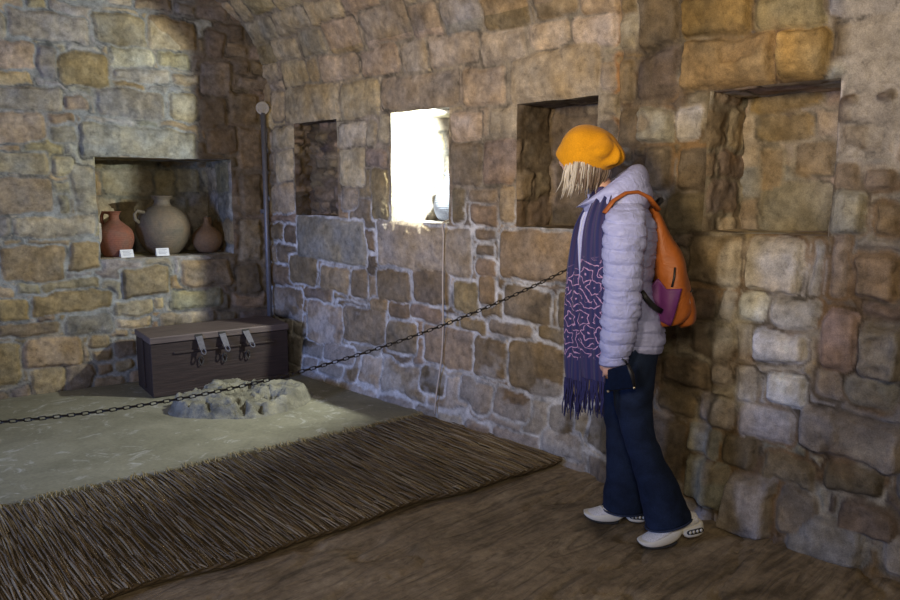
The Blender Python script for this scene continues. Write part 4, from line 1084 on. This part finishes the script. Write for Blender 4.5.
# ---- small dark case held below the cuff
cs = empty('small_pouch', (2.66,1.55,0), 'small dark blue pouch with black edging hanging from the hand of the person', 'pouch', rotz=PAZ)
pch = simple('navy_pouch',(.003,.008,.028),.9,0,.3,60,.3,spec=.15); bl = simple('black_trim',(.012,.012,.014),.5,0,.2,60,.2); gold = simple('small_rivet',(.75,.65,.45),.3,.9,.05,30,0)
q4 = [Vector((.185,.262,.735)),(Vector((.115,.262,.757))),Vector((.088,.262,.672)),Vector((.182,.262,.655))]
mb = MB(); mb.add([v+Vector((0,o_,0)) for o_ in (-.009,.009) for v in q4], [(0,1,2,3),(7,6,5,4),(0,4,5,1),(1,5,6,2),(2,6,7,3),(3,7,4,0)])
mb.build('pocket', pch, cs, False, bevel=.004)
mb = MB(); mb.tube([q4[1],q4[1].lerp(q4[2],.5)+Vector((-.004,0,.004)),q4[2]], [.009,.011,.008], 8); mb.tube([q4[2],q4[3]], .0035, 6); mb.build('edging', bl, cs)
mb = MB(); mb.tube([q4[1],(.120,.268,.770),(.135,.268,.780)], .004, 6); mb.build('wrist_loop', bl, cs)
for v in (q4[2],q4[3]):
    MB().lathe([(.005*math.sin(a),-.005*math.cos(a)) for a in np.linspace(.05,math.pi-.05,8)],12,v+Vector((0,.010,0))).build('rivet', gold, cs)

# ---- backpack
bp = empty('backpack', (2.66,1.55,0), 'orange backpack with a purple side pocket worn on the back of the person', 'backpack', rotz=PAZ)
org, nt, p = new_mat('orange_nylon'); tc = tex_coord(nt); on_ = noise(nt, tc, 14, 5, .6, .8)
c = mixc(nt, 1, (.35,.095,.013), ramp(nt, on_, [(.3,.82),(.7,1.12)]), 'MULTIPLY'); nt.links.new(c, p.inputs['Base Color']); p.inputs['Roughness'].default_value = .55; bump(nt, p, on_, .6, .012)
pur = simple('purple_nylon',(.11,.018,.12),.6,0,.15,25,.3,.006)
mb = MB()
def bmod(ring, r, t):
    c0 = Vector(r[:3]); out = []
    for q in ring:
        v = Vector(q)-c0; l = v.length or 1
        d = .007*float(fbm(v.x*9+v.z*5,v.y*9,q[2]*12,3,44))+.004*math.sin(q[2]*26+v.x*60)
        out.append(tuple(c0+v*(1+d/l)))
    return out
# rows: centre between the back panel and the outer face
loft(mb, [(-.045,.0,.872,.030,.090,.2),(-.062,0,.885,.058,.118,.1),(-.078,0,.93,.072,.132,0),(-.078,0,.99,.074,.136,0),(-.066,0,1.07,.068,.136,0),(-.046,0,1.15,.058,.130,0),(-.022,0,1.225,.044,.115,-.1),(.000,0,1.29,.030,.092,-.2),(.012,0,1.33,.018,.060,-.3),(.016,0,1.345,.006,.02,-.3)], 56, 60, pw=2.6, mod=bmod)
mb.build('bag', org, bp)
# front pocket, low at the back
mb = MB(); loft(mb, [(-.120,.0,.868,.020,.070,.2),(-.128,0,.885,.034,.098,.1),(-.130,0,.93,.038,.108,0),(-.124,0,.985,.034,.108,0),(-.112,0,1.012,.020,.092,0),(-.105,0,1.018,.008,.06,0)], 44, 30, pw=2.6, mod=bmod)
fp = mb.build('front_pocket', org, bp)
mb = MB(); mb.tube([(-.108,.108,1.004),(-.128,.100,1.012),(-.142,.07,1.014),(-.148,0,1.014)], .0042, 6); mb.build('pocket_zip', bl, fp)
mb = MB(); mb.box((-.122,.112,.985),(.010,.005,.034), Matrix.Rotation(.2,3,'Y')); mb.tube([(-.120,.112,1.004),(-.121,.113,.994),(-.118,.113,.96)], .003, 6); mb.build('zip_pull', simple('grey_pull',(.35,.33,.33),.5,.3), fp, False)
# purple side pocket
def bagy(x, z):
    rows = [(.872,-.045,.030,.090),(.885,-.062,.058,.118),(.93,-.078,.072,.132),(.99,-.078,.074,.136),(1.07,-.066,.068,.136)]
    c0, rx_, ry_ = interp_rows(rows, z); q = min(.98, abs((x-c0)/rx_)); return ry_*(1-q**2.6)**(1/2.6)
qa = [Vector((.012,0,1.015)),Vector((-.022,0,1.062)),Vector((-.098,0,1.018)),Vector((-.062,0,.874)),Vector((-.030,0,.880))]
mb = MB(); G = []; nI, nJ = 14, 14
for i in range(nI+1):
    for j in range(nJ+1):
        s, t = i/nI, j/nJ
        top_ = Vector((.022,0,1.022)).lerp(Vector((-.092,0,1.030)), s) + Vector((0,0,.042*max(0,1-abs(s-.25)/.25) if s<.5 else 0))
        bot_ = Vector((-.004,0,.905)).lerp(Vector((-.060,0,.880)), s)
        q = bot_.lerp(top_, t); y = bagy(max(min(q.x,-.012),-.146), max(q.z,.872))
        bulge = .010+.008*math.sin(math.pi*s)*math.sin(math.pi*min(1,t*1.1))
        G.append((q.x, max(y,.09)+bulge, q.z))
n0 = len(G); inner = [(a,b-.016,c_) for a,b,c_ in G]; fcs = []
for i in range(nI):
    for j in range(nJ):
        a = i*(nJ+1)+j; fcs += [(a,a+1,a+nJ+2,a+nJ+1),(n0+a,n0+a+nJ+1,n0+a+nJ+2,n0+a+1)]
bd = [i*(nJ+1) for i in range(nI+1)]+[nI*(nJ+1)+j for j in range(1,nJ+1)]+[i*(nJ+1)+nJ for i in range(nI-1,-1,-1)]+[j for j in range(nJ-1,0,-1)]
for a,b in zip(bd, bd[1:]+bd[:1]): fcs.append((a,b,n0+b,n0+a))
mb.add(G+inner, fcs); sp_ = mb.build('side_pocket', pur, bp); sp_['label'] = 'purple side pocket'
mb = MB(); mb.tube([(-.055,.138,1.035),(-.062,.137,1.07),(-.064,.134,1.11)], .0045, 6); mb.build('side_seam', bl, bp)
for sd in (1,-1):
    mb = MB(); pth = [(.000,.085*sd,1.325),(.040,.105*sd,1.372),(.085,.125*sd,1.392),(.130,.140*sd,1.388),(.175,.158*sd,1.360),(.208,.172*sd,1.315)]
    if sd < 0: pth += [(.262,-.09,1.20),(.25,-.12,1.06),(.18,-.19,.98),(.04,-.195,.95),(-.03,-.13,.94)]
    mb.tube([Vector(q) for q in pth], .017, 10, True, .45, (0,sd,.6)); mb.build('shoulder_strap', org, bp)
mb = MB(); mb.tube([(.062,.168,1.02),(.035,.168,.985),(.005,.150,.955),(-.02,.135,.94)], .011, 8, True, .35, (1,0,1)); mb.build('lower_strap', bl, bp)
mb = MB(); mb.tube([(.020,.05,1.325),(-.005,.055,1.345),(-.022,.04,1.362),(-.026,.0,1.366),(-.022,-.04,1.362),(-.005,-.055,1.345),(.020,-.05,1.325)], .009, 8, True, .4); mb.build('haul_loop', bl, bp)
